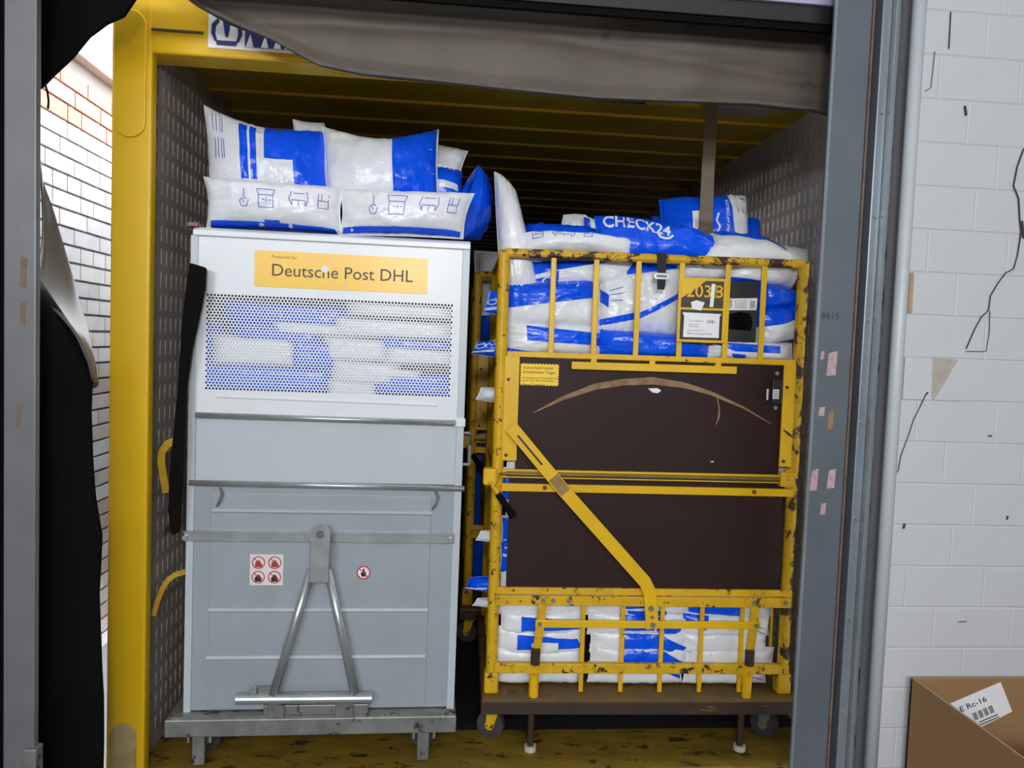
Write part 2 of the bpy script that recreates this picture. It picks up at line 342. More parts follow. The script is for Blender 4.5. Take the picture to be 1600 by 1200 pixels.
K(B(LX-.06, RX+.06, .27, 7.2, -.06, -.004), 'cargo_floor', FLOORW)
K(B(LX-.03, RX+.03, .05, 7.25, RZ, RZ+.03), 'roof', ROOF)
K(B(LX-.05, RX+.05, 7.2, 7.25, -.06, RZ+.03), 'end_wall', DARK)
ys = .36
yy = [.36, .675, .965] + [1.245 + .278*i for i in range(22)]
def ribmesh(m):
    mb = MB(); mb.prism([(LX, 0, 0), (LX, .003, -.010), (LX, .014, -.010), (LX, .024, 0)], (RX-LX, 0, 0))
    me = bpy.data.meshes.new('rib'); me.from_pydata(mb.v, [], mb.f); me.materials.append(m); return me
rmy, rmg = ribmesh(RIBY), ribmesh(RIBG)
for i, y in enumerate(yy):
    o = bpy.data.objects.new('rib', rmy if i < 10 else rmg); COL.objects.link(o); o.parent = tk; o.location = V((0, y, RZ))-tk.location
# slotted inner walls
def slotted(X, sgn, m, name):
    mb = MB(); cy, cz, th = .050, .0790, .011
    ny, nz = 92, 30
    hole = [(-.0055,-.0275), (.0055,-.0275), (.0062,.000), (.0100,.009), (.0080,.0275), (-.0080,.0275), (-.0100,.009), (-.0062,.000)]
    for i in range(ny):
        for j in range(nz):
            y0 = .055+i*cy; z0 = .045+j*cz; yc, zc = y0+cy/2+(cy*.0), z0+cz/2
            out = [(yc-.01, z0), (yc+.01, z0), (y0+cy, zc-.008), (y0+cy, z0+cz), (yc+.008, z0+cz), (yc-.008, z0+cz), (y0, z0+cz), (y0, zc-.008)]
            out = [(y0, z0), (y0+cy, z0), (y0+cy, zc), (y0+cy, zc+.015), (y0+cy, z0+cz), (y0, z0+cz), (y0, zc+.015), (y0, zc)]
            vs = [(X, a, b) for a, b in out]+[(X, yc+a, zc+b) for a, b in hole]+[(X-sgn*th, yc+a, zc+b) for a, b in hole]
            fs = []
            for q in range(8):
                r_ = (q+1) % 8; fs.append((q, r_, 8+r_, 8+q)); fs.append((8+q, 8+r_, 16+r_, 16+q))
            if sgn < 0: fs = [f[::-1] for f in fs]
            mb.add(vs, fs)
    ye = .055+ny*cy; zt = .045+nz*cz
    mb.add([(X, ye, 0), (X, 7.2, 0), (X, 7.2, RZ), (X, ye, RZ)], [(0,1,2,3)])
    mb.add([(X, .0, 0), (X, .055, 0), (X, .055, RZ), (X, .0, RZ)], [(0,1,2,3)])
    mb.add([(X, .055, 0), (X, ye, 0), (X, ye, .045), (X, .055, .045)], [(0,1,2,3)])
    mb.add([(X, .055, zt), (X, ye, zt), (X, ye, RZ), (X, .055, RZ)], [(0,1,2,3)])
    sw = K(mb, name, m)
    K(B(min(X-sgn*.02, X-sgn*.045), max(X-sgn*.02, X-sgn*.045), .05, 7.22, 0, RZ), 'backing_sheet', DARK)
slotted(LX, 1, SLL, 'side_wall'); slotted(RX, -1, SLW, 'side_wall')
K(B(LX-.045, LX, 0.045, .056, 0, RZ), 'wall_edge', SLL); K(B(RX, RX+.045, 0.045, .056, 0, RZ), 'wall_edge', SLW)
# marks on the header and roof
c0, c1 = onY(325, 74, -.003), onY(442, 22, -.003)
pz0, pz1 = c0.z, c0.z+.125
plate = K(B(c0.x, c0.x+.40, -.003, .002, pz0, pz1), 'brand_plate', PAPER)
mb = MB()
def crown(cx, cz, s):
    arcL = [(-.44,-.34), (-.34,-.34), (-.42,-.05), (-.40,.22), (-.26,.42), (-.34,.52), (-.54,.30), (-.58,-.05)]
    for sg in (1, -1):
        mb.prism([(cx+sg*x*s, -.0042, cz+z*s) for x, z in arcL][::sg], (0, .001, 0))
    mb.prism([(cx+x*s, -.0042, cz+z*s) for x, z in [(-.05,-.16), (.05,-.16), (.17,.5), (-.17,.5)]], (0, .001, 0))
    mb.prism([(cx+x*s, -.0042, cz+z*s) for x, z in [(-.36,-.48), (.36,-.48), (.40,-.30), (-.40,-.30)]], (0, .001, 0))
    for x in (): mb.prism([(cx+(x+a)*s, -.0042, cz+b*s) for a, b in [(-.04,-.3), (.04,-.3), (.03,.2), (-.03,.2)]], (0, .001, 0))
crown(c0.x+.058, pz0+.05, .085)
mb.prism([(c0.x+.115, -.0042, pz0+.010), (c0.x+.40, -.0042, pz0+.010), (c0.x+.40, -.0042, pz0+.11), (c0.x+.115, -.0042, pz0+.11)], (0, .001, 0))
o = mb.build('emblem', NAVY, plate)
mb = MB()
for k, x in enumerate((.118, .165, .205, .24, .28)):
    mb.prism([(c0.x+x, -.0052, pz0+.010), (c0.x+x+.024, -.0052, pz0+.010), (c0.x+x+.014, -.0052, pz0+.05)], (0, .001, 0))
tag(mb.build('emblem_mark', PAPER, plate), kind='stuff')
def roofmark(px0, px1, py0, py1, m):
    d = ray((px0+px1)/2, (py0+py1)/2); 
    def z_(px, py):
        d = ray(px, py); p = CAM + d*((RZ-.001-CAM.z)/d.z); return p
    a = z_(px0, py0); b = z_(px1, py1)
    y0, y1 = sorted((a.y, b.y)); K(B(a.x, b.x, y0, y1, RZ-.0015, RZ), 'roof_sticker', m)
roofmark(931, 1008, 152, 163, NAVY); roofmark(1012, 1090, 156, 168, STKY); roofmark(1124, 1195, 166, 182, mat('grey_white_sticker', (170, 168, 172), .6))

# ------------------------------------------------------------------ bags
def qlerp(c, u, v): return (c[3]*(1-u)+c[2]*u)*(1-v) + (c[0]*(1-u)+c[1]*u)*v
BAGG = 'blue and white mailing bags'
class Bag:
    def __init__(s, fr, corners, T=.12, bow=.06, p=2.4, seed=0, wr=.0085, name='mailing_bag', base='w', label='', group=None, sag=None, nu=34, nv=24, front=None):
        s.dy = 0.0
        s.c = [V(q) for q in corners]; s.T = T; s.bow = bow; s.p = p; s.seed = V((seed*7.31, seed*3.17, seed*1.93)); s.wr = wr; s.sag = sag
        n = (s.c[1]-s.c[3]).cross(s.c[0]-s.c[2])
        n.normalize(); 
        if n.y > 0 or (abs(n.y) < .2 and n.z < 0 and n.y > -.2 and abs(n.z) > .5): n = -n
        s.n = n; s.org = sum(s.c, V())/4
        us = [.5-.5*math.cos(math.pi*i/nu)*(1-.25*math.sin(math.pi*i/nu)) for i in range(nu+1)]; vs_ = [.5-.5*math.cos(math.pi*j/nv)*(1-.25*math.sin(math.pi*j/nv)) for j in range(nv+1)]
        us[0] = vs_[0] = 0; us[-1] = vs_[-1] = 1
        if front is not None: s.dy = front - min(s.S(u, v, 1).y for u in us for v in vs_)
        pts = []; idx = {}; faces = []
        for sd in (1, -1):
            for j, v in enumerate(vs_):
                for i, u in enumerate(us):
                    edge = i in (0, nu) or j in (0, nv)
                    if sd == -1 and edge: idx[(sd, i, j)] = idx[(1, i, j)]; continue
                    idx[(sd, i, j)] = len(pts); pts.append(s.S(u, v, sd)-s.org)
            for j in range(nv):
                for i in range(nu):
                    f = (idx[(sd,i,j)], idx[(sd,i+1,j)], idx[(sd,i+1,j+1)], idx[(sd,i,j+1)])
                    faces.append(f if sd == -1 else f)
        mb = MB(); mb.add(pts, faces)
        s.o = mb.build(name, {'w': WPL, 'b': BPL}[base], smooth=True)
        s.o.matrix_world = fr @ Matrix.Translation(s.org)
        tag(s.o, label, 'bag', group or BAGG)
    def S(s, u, v, sd=1, off=0.0):
        b = s.bow
        uu = .5+(u-.5)*(1-b*math.sin(math.pi*min(1,max(0,v)))); vv = .5+(v-.5)*(1-b*math.sin(math.pi*min(1,max(0,u))))
        if s.sag: vv += s.sag(u)*v
        q = qlerp(s.c, uu, vv)
        a = max(0., 1-abs(2*u-1)**s.p); d = max(0., 1-abs(2*v-1)**s.p)
        pr = (a*d)**(.5)
        k = q*14+s.seed
        nz = noise.noise(k)*.9 + noise.noise(q*34+s.seed)*.55 + abs(noise.noise(V((q.x*50+q.z*14, q.y*20, q.z*22))+s.seed))*.5
        edge = min(1., pr*2.2)
        eu, ev = min(u, 1-u), min(v, 1-v)
        pk = noise.noise(V((v*26, eu*5, 3))+s.seed)*math.exp(-eu/.13) + noise.noise(V((u*34, ev*5, 9))+s.seed)*math.exp(-ev/.16)
        cr = (1-abs(noise.noise(V((q.x*6+q.z*2.5, q.y*5, q.z*8-q.x*2))+s.seed*1.7)))**9 - .25
        r_ = q + s.n*sd*(s.T/2*pr + (s.wr*nz*.75 + s.wr*1.3*pk + s.wr*.75*cr)*edge + .0008 + off)
        r_.y += s.dy
        return r_
    def quad(s, q, m, nu=30, nv=22, off=.0032, name='print', parent=None):
        """a printed patch: q = four (u,v) corners from top left clockwise"""
        mb = MB()
        def f(a, b):
            top = V(q[0])*(1-a)+V(q[1])*a; bot = V(q[3])*(1-a)+V(q[2])*a; p_ = bot*(1-b)+top*b
            return s.S(p_.x, p_.y, 1, off)-s.org
        mb.quadgrid(f, nu, nv); o = mb.build(name, m, s.o, smooth=True); o.name = name; return o
    def rect(s, u0_, v0, u1, v1, m, **k): return s.quad([(u0_,v1),(u1,v1),(u1,v0),(u0_,v0)], m, **k)
    def lines(s, L, m, wd=.0025, off=.0022, name='line_drawing'):
        mb = MB(); e = qlerp(s.c, .5, .5); su = (qlerp(s.c,1,.5)-qlerp(s.c,0,.5)).length; sv = (qlerp(s.c,.5,1)-qlerp(s.c,.5,0)).length
        for pl_ in L:
            for (u0_, v0), (u1, v1) in zip(pl_, pl_[1:]):
                t_ = V(((u1-u0_)*su, (v1-v0)*sv))
                if t_.length < 1e-6: continue
                t_.normalize(); nn = V((-t_.y/su, t_.x/sv))*wd/2; n_ = 4
                vs = []
                for i in range(n_+1):
                    a = i/n_; u = u0_+(u1-u0_)*a; v = v0+(v1-v0)*a
                    vs += [s.S(u+nn.x, v+nn.y, 1, off)-s.org, s.S(u-nn.x, v-nn.y, 1, off)-s.org]
                mb.add(vs, [(2*i, 2*i+1, 2*i+3, 2*i+2) for i in range(n_)])
        return tag(mb.build(name, m, s.o), kind='stuff')
    def text(s, body, u, v, size, rot=0, m=None, bold=.02, off=.003):
        vs, fs = text2d(body, size, bold); su = (qlerp(s.c,1,.5)-qlerp(s.c,0,.5)).length; sv = (qlerp(s.c,.5,1)-qlerp(s.c,.5,0)).length
        c, q = math.cos(R(rot)), math.sin(R(rot)); mb = MB()
        mb.add([s.S(u+(x*c-y*q)/su, v+(x*q+y*c)/sv, 1, off)-s.org for x, y in vs], fs)
        return tag(mb.build('lettering', m or INKW, s.o), kind='stuff')
def bq(fr, pts, ys):
    """four pixel corners (TL, TR, BR, BL) on depth planes of a cart frame"""
    if not isinstance(ys, (list, tuple)): ys = [ys]*4
    return [P(fr, px, py, y) for (px, py), y in zip(pts, ys)]
def icon_row(b, us, v0, v1, m=INK, wd=.0025):
    L = []
    h = v1-v0
    for kind, u, w_ in us:
        if kind == 'hand':
            L += [[(u, v1), (u, v0+h*.45)], [(u-w_*.5, v0+h*.3), (u-w_*.28, v0), (u+w_*.3, v0), (u+w_*.5, v0+h*.35)], [(u-w_*.5, v0+h*.3), (u-w_*.2, v0+h*.45), (u, v0+h*.2)], [(u, v0+h*.45), (u+w_*.3, v0+h*.4)]]
        elif kind == 'box':
            L += [[(u-w_*.5, v1), (u-w_*.4, v0+h*.66), (u-w_*.4, v0), (u+w_*.4, v0), (u+w_*.4, v0+h*.66), (u+w_*.5, v1)], [(u-w_*.5, v1), (u+w_*.5, v1)], [(u-w_*.4, v0+h*.66), (u+w_*.4, v0+h*.66)], [(u-w_*.2, v0+h*.4), (u-w_*.05, v0+h*.4)], [(u+w_*.05, v0+h*.5), (u+w_*.05, v0+h*.3)], [(u+w_*.15, v0+h*.4), (u+w_*.3, v0+h*.4)]]
        elif kind == 'open':
            L += [[(u-w_*.4, v1), (u-w_*.5, v0+h*.55), (u-w_*.35, v0+h*.2), (u-w_*.35, v0+h*.5), (u+w_*.35, v0+h*.5), (u+w_*.35, v0+h*.2), (u+w_*.5, v0+h*.55), (u+w_*.4, v1)], [(u-w_*.3, v1-h*.1), (u+w_*.3, v1-h*.1)], [(u, v0+h*.5), (u, v0+h*.2)]]
        elif kind == 'half':
            L += [[(u-w_*.5, v1), (u-w_*.5, v0+h*.2), (u+w_*.4, v0+h*.2), (u+w_*.4, v1)], [(u-w_*.5, v0+h*.6), (u+w_*.4, v0+h*.6)], [(u-w_*.2, v1), (u-w_*.2, v0+h*.6)]]
        elif kind == 'bars':
            L += [[(u+k*w_*.3, v1), (u+k*w_*.3, v0)] for k in (-1, 0, 1, 1.6)]
    b.lines(L, m, wd)

# ---- bags on top of the grey cart
g1 = 'mailing bags heaped on the grey cart'
b = Bag(GF, bq(GF, [(318,276),(538,294),(536,366),(322,356)], [.06,.06,.05,.05]), T=.17, bow=.05, p=3, seed=1, label='white mailing bag with pale blue box drawings lying front left on grey cart', group=g1)
icon_row(b, [('hand', .31, .07), ('box', .47, .13), ('open', .71, .14), ('half', .89, .08)], .36, .74)
b.quad([(.05,.10),(.95,.06),(.96,.0),(.04,.0)], BPL, off=.002); b.rect(.45, .0, .56, .12, BPL)
b = Bag(GF, bq(GF, [(530,296),(742,302),(724,374),(530,368)], [.06,.06,.05,.05]), T=.17, bow=.05, p=3, seed=2, label='white mailing bag with pale blue box drawings lying front right on grey cart', group=g1)
icon_row(b, [('hand', .26, .07), ('box', .44, .15), ('open', .69, .15), ('half', .88, .08)], .38, .80)
b.quad([(.03,.13),(.97,.12),(.97,.02),(.03,.02)], BPL, off=.002)
b = Bag(GF, bq(GF, [(318,164),(514,204),(516,318),(326,318)], [.22,.22,.16,.16]), T=.16, bow=.04, p=2.6, seed=3, label='mailing bag with white left side, two blue stripes and blue right side on grey cart', group=g1, sag=lambda u: -.12*math.sin(math.pi*u))
b.rect(.30, .20, .365, .90, BPL); b.rect(.385, .20, .435, .90, BPL); b.rect(.50, .06, .985, .95, BPL); b.rect(.50, .15, .735, .46, WPL, off=.0062)
b.lines([[(.463, .86-.035*i), (.47, .845-.035*i)] for i in range(14)], INKW, .012, off=.002)
icon_row(b, [('bars', .11, .10)], .72, .92); icon_row(b, [('bars', .12, .10)], .42, .64)
b = Bag(GF, bq(GF, [(503,197),(686,202),(686,320),(510,320)], [.20,.20,.14,.14]), T=.17, bow=.03, p=2.6, seed=4, label='plain white mailing bag with a glossy blue right third standing on grey cart', group=g1, sag=lambda u: -.16*math.sin(math.pi*u))
b.rect(.60, .03, .985, .97, BPL)
b = Bag(GF, bq(GF, [(457,186),(506,192),(560,300),(470,300)], [.36,.36,.34,.34]), T=.10, bow=.04, seed=5, label='white mailing bag corner peeping up behind the two standing bags on grey cart', group=g1)
b = Bag(GF, bq(GF, [(540,208),(640,222),(640,320),(540,320)], [.40,.40,.38,.38]), T=.10, bow=.04, seed=6, base='b', label='blue mailing bag showing only its top edge behind the plain white bag on grey cart', group=g1)
b = Bag(GF, bq(GF, [(640,222),(732,236),(716,286),(640,290)], [.40,.36,.34,.36]), T=.12, bow=.05, seed=7, label='white mailing bag with ragged tip lying behind the standing bags on grey cart', group=g1)
b = Bag(GF, bq(GF, [(650,258),(722,268),(722,330),(650,330)], [.30,.27,.22,.24]), T=.14, bow=.05, seed=8, base='b', label='shiny blue mailing bag with a white swoosh low on the grey cart right side', group=g1)
b.quad([(.45,.50),(.95,.52),(.95,.36),(.45,.34)], WPL)
b = Bag(GF, bq(GF, [(748,256),(762,296),(748,376),(706,376)], [.24,.38,.34,.10]), T=.11, bow=.02, p=2.2, seed=9, wr=.009, base='b', label='crumpled glossy blue mailing bag leaning at right rear corner of the grey cart', group=g1)

# ---- bags heaped on top of the yellow cart
g2 = 'mailing bags heaped on the yellow cart'
b = Bag(YF, bq(YF, [(772,268),(806,298),(842,462),(784,462)], [.16,.16,.10,.10]), T=.15, bow=-.06, p=2.4, seed=11, label='tall white mailing bag standing upright at left corner of the yellow cart', group=g2)
b = Bag(YF, bq(YF, [(816,352),(950,366),(960,400),(816,402)], [.30,.30,.24,.24]), T=.15, bow=.03, seed=12, base='b', label='blue mailing bag edge above the white bag with drawings on yellow cart', group=g2)
b = Bag(YF, bq(YF, [(812,366),(992,378),(986,404),(808,402)], [.10,.10,.07,.07]), T=.15, bow=.05, p=3, seed=13, label='long white mailing bag with blue drawings lying on the yellow cart top bar', group=g2)
icon_row(b, [('half', .14, .10), ('open', .36, .20), ('half', .58, .08)], .45, .85)
b = Bag(YF, bq(YF, [(880,336),(916,336),(930,400),(870,400)], [.56]*4), T=.08, bow=-.05, seed=14, label='greyish white mailing bag tip poking up behind the yellow cart load', group=g2)
b = Bag(YF, bq(YF, [(912,336),(950,352),(960,400),(914,400)], [.50]*4), T=.06, bow=0, seed=15, label='white mailing bag tip with blue edge behind the lettered blue bag', group=g2)
b.rect(.0, .05, .22, .95, BPL)
b = Bag(YF, bq(YF, [(928,338),(1118,372),(1124,410),(932,410)], [.16,.16,.10,.10]), T=.13, bow=.02, p=2.8, seed=16, wr=.008, base='b', label='big blue mailing bag with white lettering across the yellow cart top', group=g2, sag=lambda u: .10*math.sin(math.pi*u))
b.text('CHECK24', .04, .66, .058, -7, bold=.022); b.lines([[(.47,.52),(.49,.42),(.53,.38),(.57,.40),(.595,.48)]], INKW, .008)
b = Bag(YF, bq(YF, [(1020,338),(1050,338),(1060,380),(1010,380)], [.40]*4), T=.10, bow=.03, seed=17, base='b', label='blue mailing bag between the lettered bag and the one under the strap', group=g2)
b.text('Du', .2, .5, .022, 80)
b = Bag(YF, bq(YF, [(1029,312),(1166,306),(1172,398),(1032,398)], [.34,.34,.26,.26]), T=.16, bow=.04, p=2.6, seed=18, base='b', label='blue mailing bag with white label and white printed right strip behind the hanging strap', group=g2)
b.quad([(.74,.95),(.985,.97),(.985,.03),(.80,.03)], WPL); b.rect(.30, .28, .50, .60, PAPER, off=.0036)
b.lines([[(.33+.02*i, .30), (.33+.02*i, .45)] for i in range(8)], BLK, .002, off=.004)
b.text('ideal auf CHECK24', .715, .22, .019, 88); b.lines([[(.60,.55),(.57,.42),(.60,.30),(.57,.2)]], INKW, .008)
b.lines([[(.84,.62),(.86,.68),(.90,.66),(.90,.56),(.86,.55),(.84,.62)], [(.90,.62),(.97,.62)], [(.86,.10),(.86,.32),(.96,.32)], [(.90,.12),(.90,.26),(.96,.26)]], NAVY, .003, off=.003)
b.rect(.88, .80, .955, .90, INK, off=.0022)
b = Bag(YF, bq(YF, [(1150,342),(1186,344),(1186,396),(1150,396)], [.46,.46,.40,.40]), T=.12, bow=.03, seed=19, base='b', label='small blue mailing bag end next to the slotted truck wall', group=g2)
b = Bag(YF, bq(YF, [(1100,366),(1232,402),(1244,416),(1096,414)], [.22,.16,.06,.06]), T=.13, bow=.02, p=2.6, seed=20, label='flat white mailing bag with blue upper edge right on the yellow cart', group=g2)
b.quad([(.05,1),(.98,.98),(.88,.55),(.15,.62)], BPL); b.text('D', .80, .62, .026, 70)
b = Bag(YF, bq(YF, [(1190,392),(1262,400),(1262,424),(1186,420)], [.30,.28,.2,.2]), T=.12, bow=.02, seed=21, label='white mailing bag lying by the right rear post of the yellow cart', group=g2)

# ---- bags behind the bars of the upper cage
g3 = 'mailing bags behind the upper bars of the yellow cart'
b = Bag(YF, bq(YF, [(792,402),(832,404),(828,452),(790,452)], [.08]*4), front=0.053, T=.14, bow=.03, p=3, seed=31, label='white mailing bag end behind upper bars in the left corner of yellow cart', group=g3)
b = Bag(YF, bq(YF, [(816,408),(1000,400),(1000,448),(814,450)], [.09]*4), front=0.059, T=.16, bow=.03, p=3, seed=32, base='b', label='blue mailing bag with white swoosh and white end under the cart top bar', group=g3)
b.quad([(.30,.62),(.985,.99),(.985,.05),(.30,.10)], WPL); b.quad([(.02,.42),(.27,.60),(.27,.44),(.02,.25)], WPL); b.text('C', .16, .05, .05, 0)
b = Bag(YF, bq(YF, [(790,440),(936,434),(944,512),(788,512)], [.03]*4), front=0.023, T=.14, bow=.02, p=3.5, seed=33, label='white mailing bag with broad blue upper band behind the first two bars', group=g3)
b.quad([(.01,.97),(.985,.99),(.985,.62),(.01,.44)], BPL); b.text('Dei', .80, .76, .028, 80)
b = Bag(YF, bq(YF, [(788,500),(946,506),(946,560),(788,554)], [.03]*4), front=0.023, T=.14, bow=.02, p=3.5, seed=34, label='white mailing bag with a straight blue stripe above the left rail', group=g3)
b.quad([(.22,.88),(.985,.72),(.985,.36),(.22,.44)], BPL); b.quad([(.01,.20),(.4,.06),(.2,.0),(.01,.0)], BPL); b.text('Danke', .27, .50, .013, 85)
b = Bag(YF, bq(YF, [(938,440),(1010,420),(1000,530),(936,524)], [.06]*4), front=0.041, T=.12, bow=.03, p=3, seed=35, wr=.010, label='crumpled white mailing bag with blue piping behind the third bar', group=g3)
b.quad([(.02,.30),(.97,.40),(.97,.30),(.02,.18)], BPL); b.quad([(.02,.86),(.18,.72),(.18,.50),(.02,.62)], BPL)
b.lines([[(.2,.80),(.5,.82)], [(.2,.72),(.55,.72)], [(.22,.62),(.5,.60)]], INK, .003)
b = Bag(YF, bq(YF, [(958,408),(1076,404),(1072,530),(950,524)], [.09]*4), front=0.059, T=.17, bow=.02, p=3, seed=36, wr=.010, label='large white mailing bag with blue top and slanting blue line behind the buckle strap', group=g3)
b.quad([(.02,.99),(.98,1),(.98,.90),(.02,.80)], BPL); b.quad([(.35,.30),(.98,.62),(.98,.55),(.35,.22)], BPL)
b = Bag(YF, bq(YF, [(1050,404),(1150,408),(1146,440),(1050,440)], [.10]*4), front=0.065, T=.14, bow=.03, p=3, seed=37, label='white mailing bag end with thin blue top line left of the black parcel', group=g3)
b.quad([(.02,1),(.98,1),(.98,.80),(.02,.72)], BPL)
b = Bag(YF, bq(YF, [(934,512),(1122,526),(1118,562),(934,560)], [.03]*4), front=0.023, T=.14, bow=.02, p=3.5, seed=38, wr=.008, base='b', label='glossy all blue mailing bag lying low in the middle above the rail', group=g3)
b = Bag(YF, bq(YF, [(1136,408),(1268,412),(1246,450),(1130,440)], [.06]*4), front=0.041, T=.14, bow=.02, p=3, seed=39, label='white mailing bag with crinkled end behind bars above the blue pair at right', group=g3)
b.quad([(.0,.30),(.5,.16),(.5,.0),(.0,.0)], BPL)
b = Bag(YF, bq(YF, [(1180,434),(1262,454),(1262,482),(1180,484)], [.05]*4), front=0.035, T=.15, bow=.02, p=2.6, seed=40, base='b', label='upper of two plain blue mailing bags right of the black parcel', group=g3)
b = Bag(YF, bq(YF, [(1180,478),(1262,470),(1254,530),(1180,546)], [.05]*4), front=0.035, T=.15, bow=.02, p=3, seed=41, base='b', wr=.009, label='blue over white mailing bag bulging against the right post of yellow cart', group=g3)
b.quad([(.0,.50),(.60,.48),(.985,.66),(.985,.02)], WPL); b.quad([(.0,.50),(.7,.46),(.985,.05),(.0,.02)], WPL, off=.0036)
b = Bag(YF, bq(YF, [(1104,528),(1250,536),(1250,568),(1104,562)], [.03]*4), front=0.023, T=.14, bow=.02, p=3.5, seed=42, label='white mailing bag with jagged blue band lying low at right above the rail', group=g3)
b.quad([(.05,.85),(.80,.80),(.80,.45),(.30,.45)], BPL); b.quad([(.25,.35),(.42,.30),(.42,.12),(.3,.12)], BPL)
# black parcel behind bars five and six
pc = tag(empty('parcel', YF @ Matrix.Translation((.885, .05, 1.505))), 'black faced cardboard parcel with white barcode label behind the upper bars', 'parcel', None)
B(-.115, .062, .004, .22, .0, .235).build('carton', CARD, pc, bevel=.002)
B(-.062, .067, -.004, .10, .012, .236).build('black_face', BLK, pc, bevel=.002)
lb = MB().prism([(-.052,-.0052,.128), (.063,-.0052,.132), (.065,-.0052,.176), (-.052,-.0052,.170)], (0,.001,0)).build('barcode_label', PAPER, pc)
mb = MB()
for i in range(9):
    for x0 in (-.046, .040):
        if i % 3 != 2: mb.box(x0+i*.0022, x0+i*.0022+.0013, -.0058, -.0052, .137, .166)
mb.build('barcode', BLK, lb)
mb = MB(); mb.box(-.018,.024,-.0057,-.0052,.1635,.165); mb.box(-.018,.024,-.0057,-.0052,.137,.1385); mb.box(-.018,-.0165,-.0057,-.0052,.137,.165); mb.box(.0225,.024,-.0057,-.0052,.137,.165); mb.build('red_frame', RED, lb)
mb = MB()
for i in range(4): mb.box(-.013,.019,-.0057,-.0052,.141+.0052*i,.1425+.0052*i)
mb.build('print_lines', GPR, lb)
MB().prism([(-.045,-.0052,.060), (.045,-.0052,.056), (.052,-.0052,.085), (.040,-.0052,.118), (.0,-.0052,.124), (-.042,-.0052,.112)], (0,.001,0)).build('black_tape', mat('shiny_black_tape', (10, 10, 11), .12), pc)

# ---- backing load deeper in the yellow cart, and the stacks behind boards and lower bars
g4 = 'stacked mailing bags inside the yellow cart'
k = 50
for i, (x0, x1) in enumerate(((.03, .40), (.38, .76), (.74, 1.10))):
    for j, (z0, z1) in enumerate(((1.46, 1.64), (1.62, 1.80))):
        k += 1
        Bag(YF, [V((x0,.22,z1)), V((x1,.22,z1)), V((x1,.22,z0)), V((x0,.22,z0))], T=.22, bow=.02, p=4, seed=k, nu=14, nv=10, base='w' if (i+j) % 2 else 'b',
            label='%s mailing bag deep inside the %s %s of the upper cage' % ('white' if (i+j) % 2 else 'blue', ('upper', 'lower')[1-j], ('left', 'middle', 'right')[i]), group=g4)
lay = [.235, .305, .365, .43, .50, .575, .66, .75, .84, .93, 1.02, 1.12, 1.22, 1.32, 1.44]
ordn = ['lowest', 'second', 'third', 'fourth', 'fifth', 'sixth', 'seventh', 'eighth', 'ninth', 'tenth', 'eleventh', 'twelfth', 'thirteenth', 'fourteenth']
for ci, (x0, x1, nm) in enumerate(((.035, .385, 'left'), (.375, .745, 'middle'), (.735, 1.09, 'right'))):
    for j in range(14 if ci != 1 else 5):
        k += 1; z0, z1 = lay[j], lay[j+1]; dz = (random.random()-.5)*.012 if j else 0; e = .012
        wv = random.uniform(-.012, .012); e = .012+random.random()*.010; x0_, x1_ = x0, x1; x0, x1 = x0+random.uniform(-.006,.012), x1+random.uniform(-.030,.020); dz = random.uniform(-.022,.022); yb = .050 if j < 4 else .085
        b = Bag(YF, [V((x0+wv,yb,z1+e)), V((x1+wv,yb,z1+e+dz*.5)), V((x1+wv,yb,z0-(e if j else 0)+.002)), V((x0+wv,yb,z0-(e if j else 0)+.002))], T=.07 if j < 5 else .05, bow=.03, p=3.4, seed=k, nu=22, nv=9, wr=.008, front=(.024 if j < 4 else .034),
                base='w', label='%s mailing bag from the deck in the %s stack of the yellow cart' % (ordn[j], nm), group=g4)
        x0, x1 = x0_, x1_
        if ci == 0 and j in (2, 3): b.quad([(.24,.80),(.92,.62),(.98,.30),(.24,.24)], BPL, nu=16, nv=4); (b.quad([(.40,.5),(.70,.52),(.70,.1),(.40,.1)], WPL, nu=6, nv=4, off=.005) if j == 2 else None)
        if ci == 0 and j in (6, 7, 9, 11, 13): b.quad([(.01,.95),(.4,.95),(.4,.05),(.01,.05)], BPL, nu=8, nv=4)
        if ci == 0 and j == 4: b.quad([(.55,.9),(.98,.8),(.98,.45),(.62,.5)], BPL, nu=8, nv=4); b.lines([[(.86,.5),(.93,.4)], [(.88,.6),(.95,.5)]], NAVY, .003)
        if ci == 1 and j in (1, 2, 3): b.quad([(.32,.92),(.68,.90),(.68,.30),(.32,.30)], BPL, nu=10, nv=4); b.quad([(.70,.90),(.98,.30),(.90,.05),(.70,.30)], BPL, nu=8, nv=4)
        if ci == 1 and j == 4: b.quad([(.25,.9),(.80,.85),(.80,.5),(.35,.35)], BPL, nu=10, nv=4); b.quad([(.36,.3),(.75,.3),(.75,.05),(.38,.05)], BPL, nu=8, nv=4)
        if ci == 1 and j == 0: b.quad([(.70,.95),(.98,.4),(.97,.25),(.76,.7)], BPL, nu=8, nv=4)
        if ci == 2 and j == 4: b.quad([(.03,.95),(.62,.45),(.62,.10),(.03,.20)], BPL, nu=10, nv=4); b.lines([[(.05,.8),(.3,.75)]], NAVY, .003)
        if ci == 2 and j == 3: b.quad([(.02,.95),(.30,.9),(.26,.35),(.02,.55)], BPL, nu=8, nv=4); b.lines([[(.74,.75),(.93,.4)], [(.75,.5),(.92,.2)]], NAVY, .003)
        if ci == 2 and j == 0: b.quad([(.02,.95),(.45,.9),(.45,.55),(.02,.75)], BPL, nu=8, nv=4); b.lines([[(.70,.75),(.90,.5)], [(.70,.5),(.92,.25)]], NAVY, .003)
        if ci == 2 and j in (6, 9): b.quad([(.75,.95),(.99,.95),(.99,.1),(.75,.1)], BPL, nu=6, nv=4)
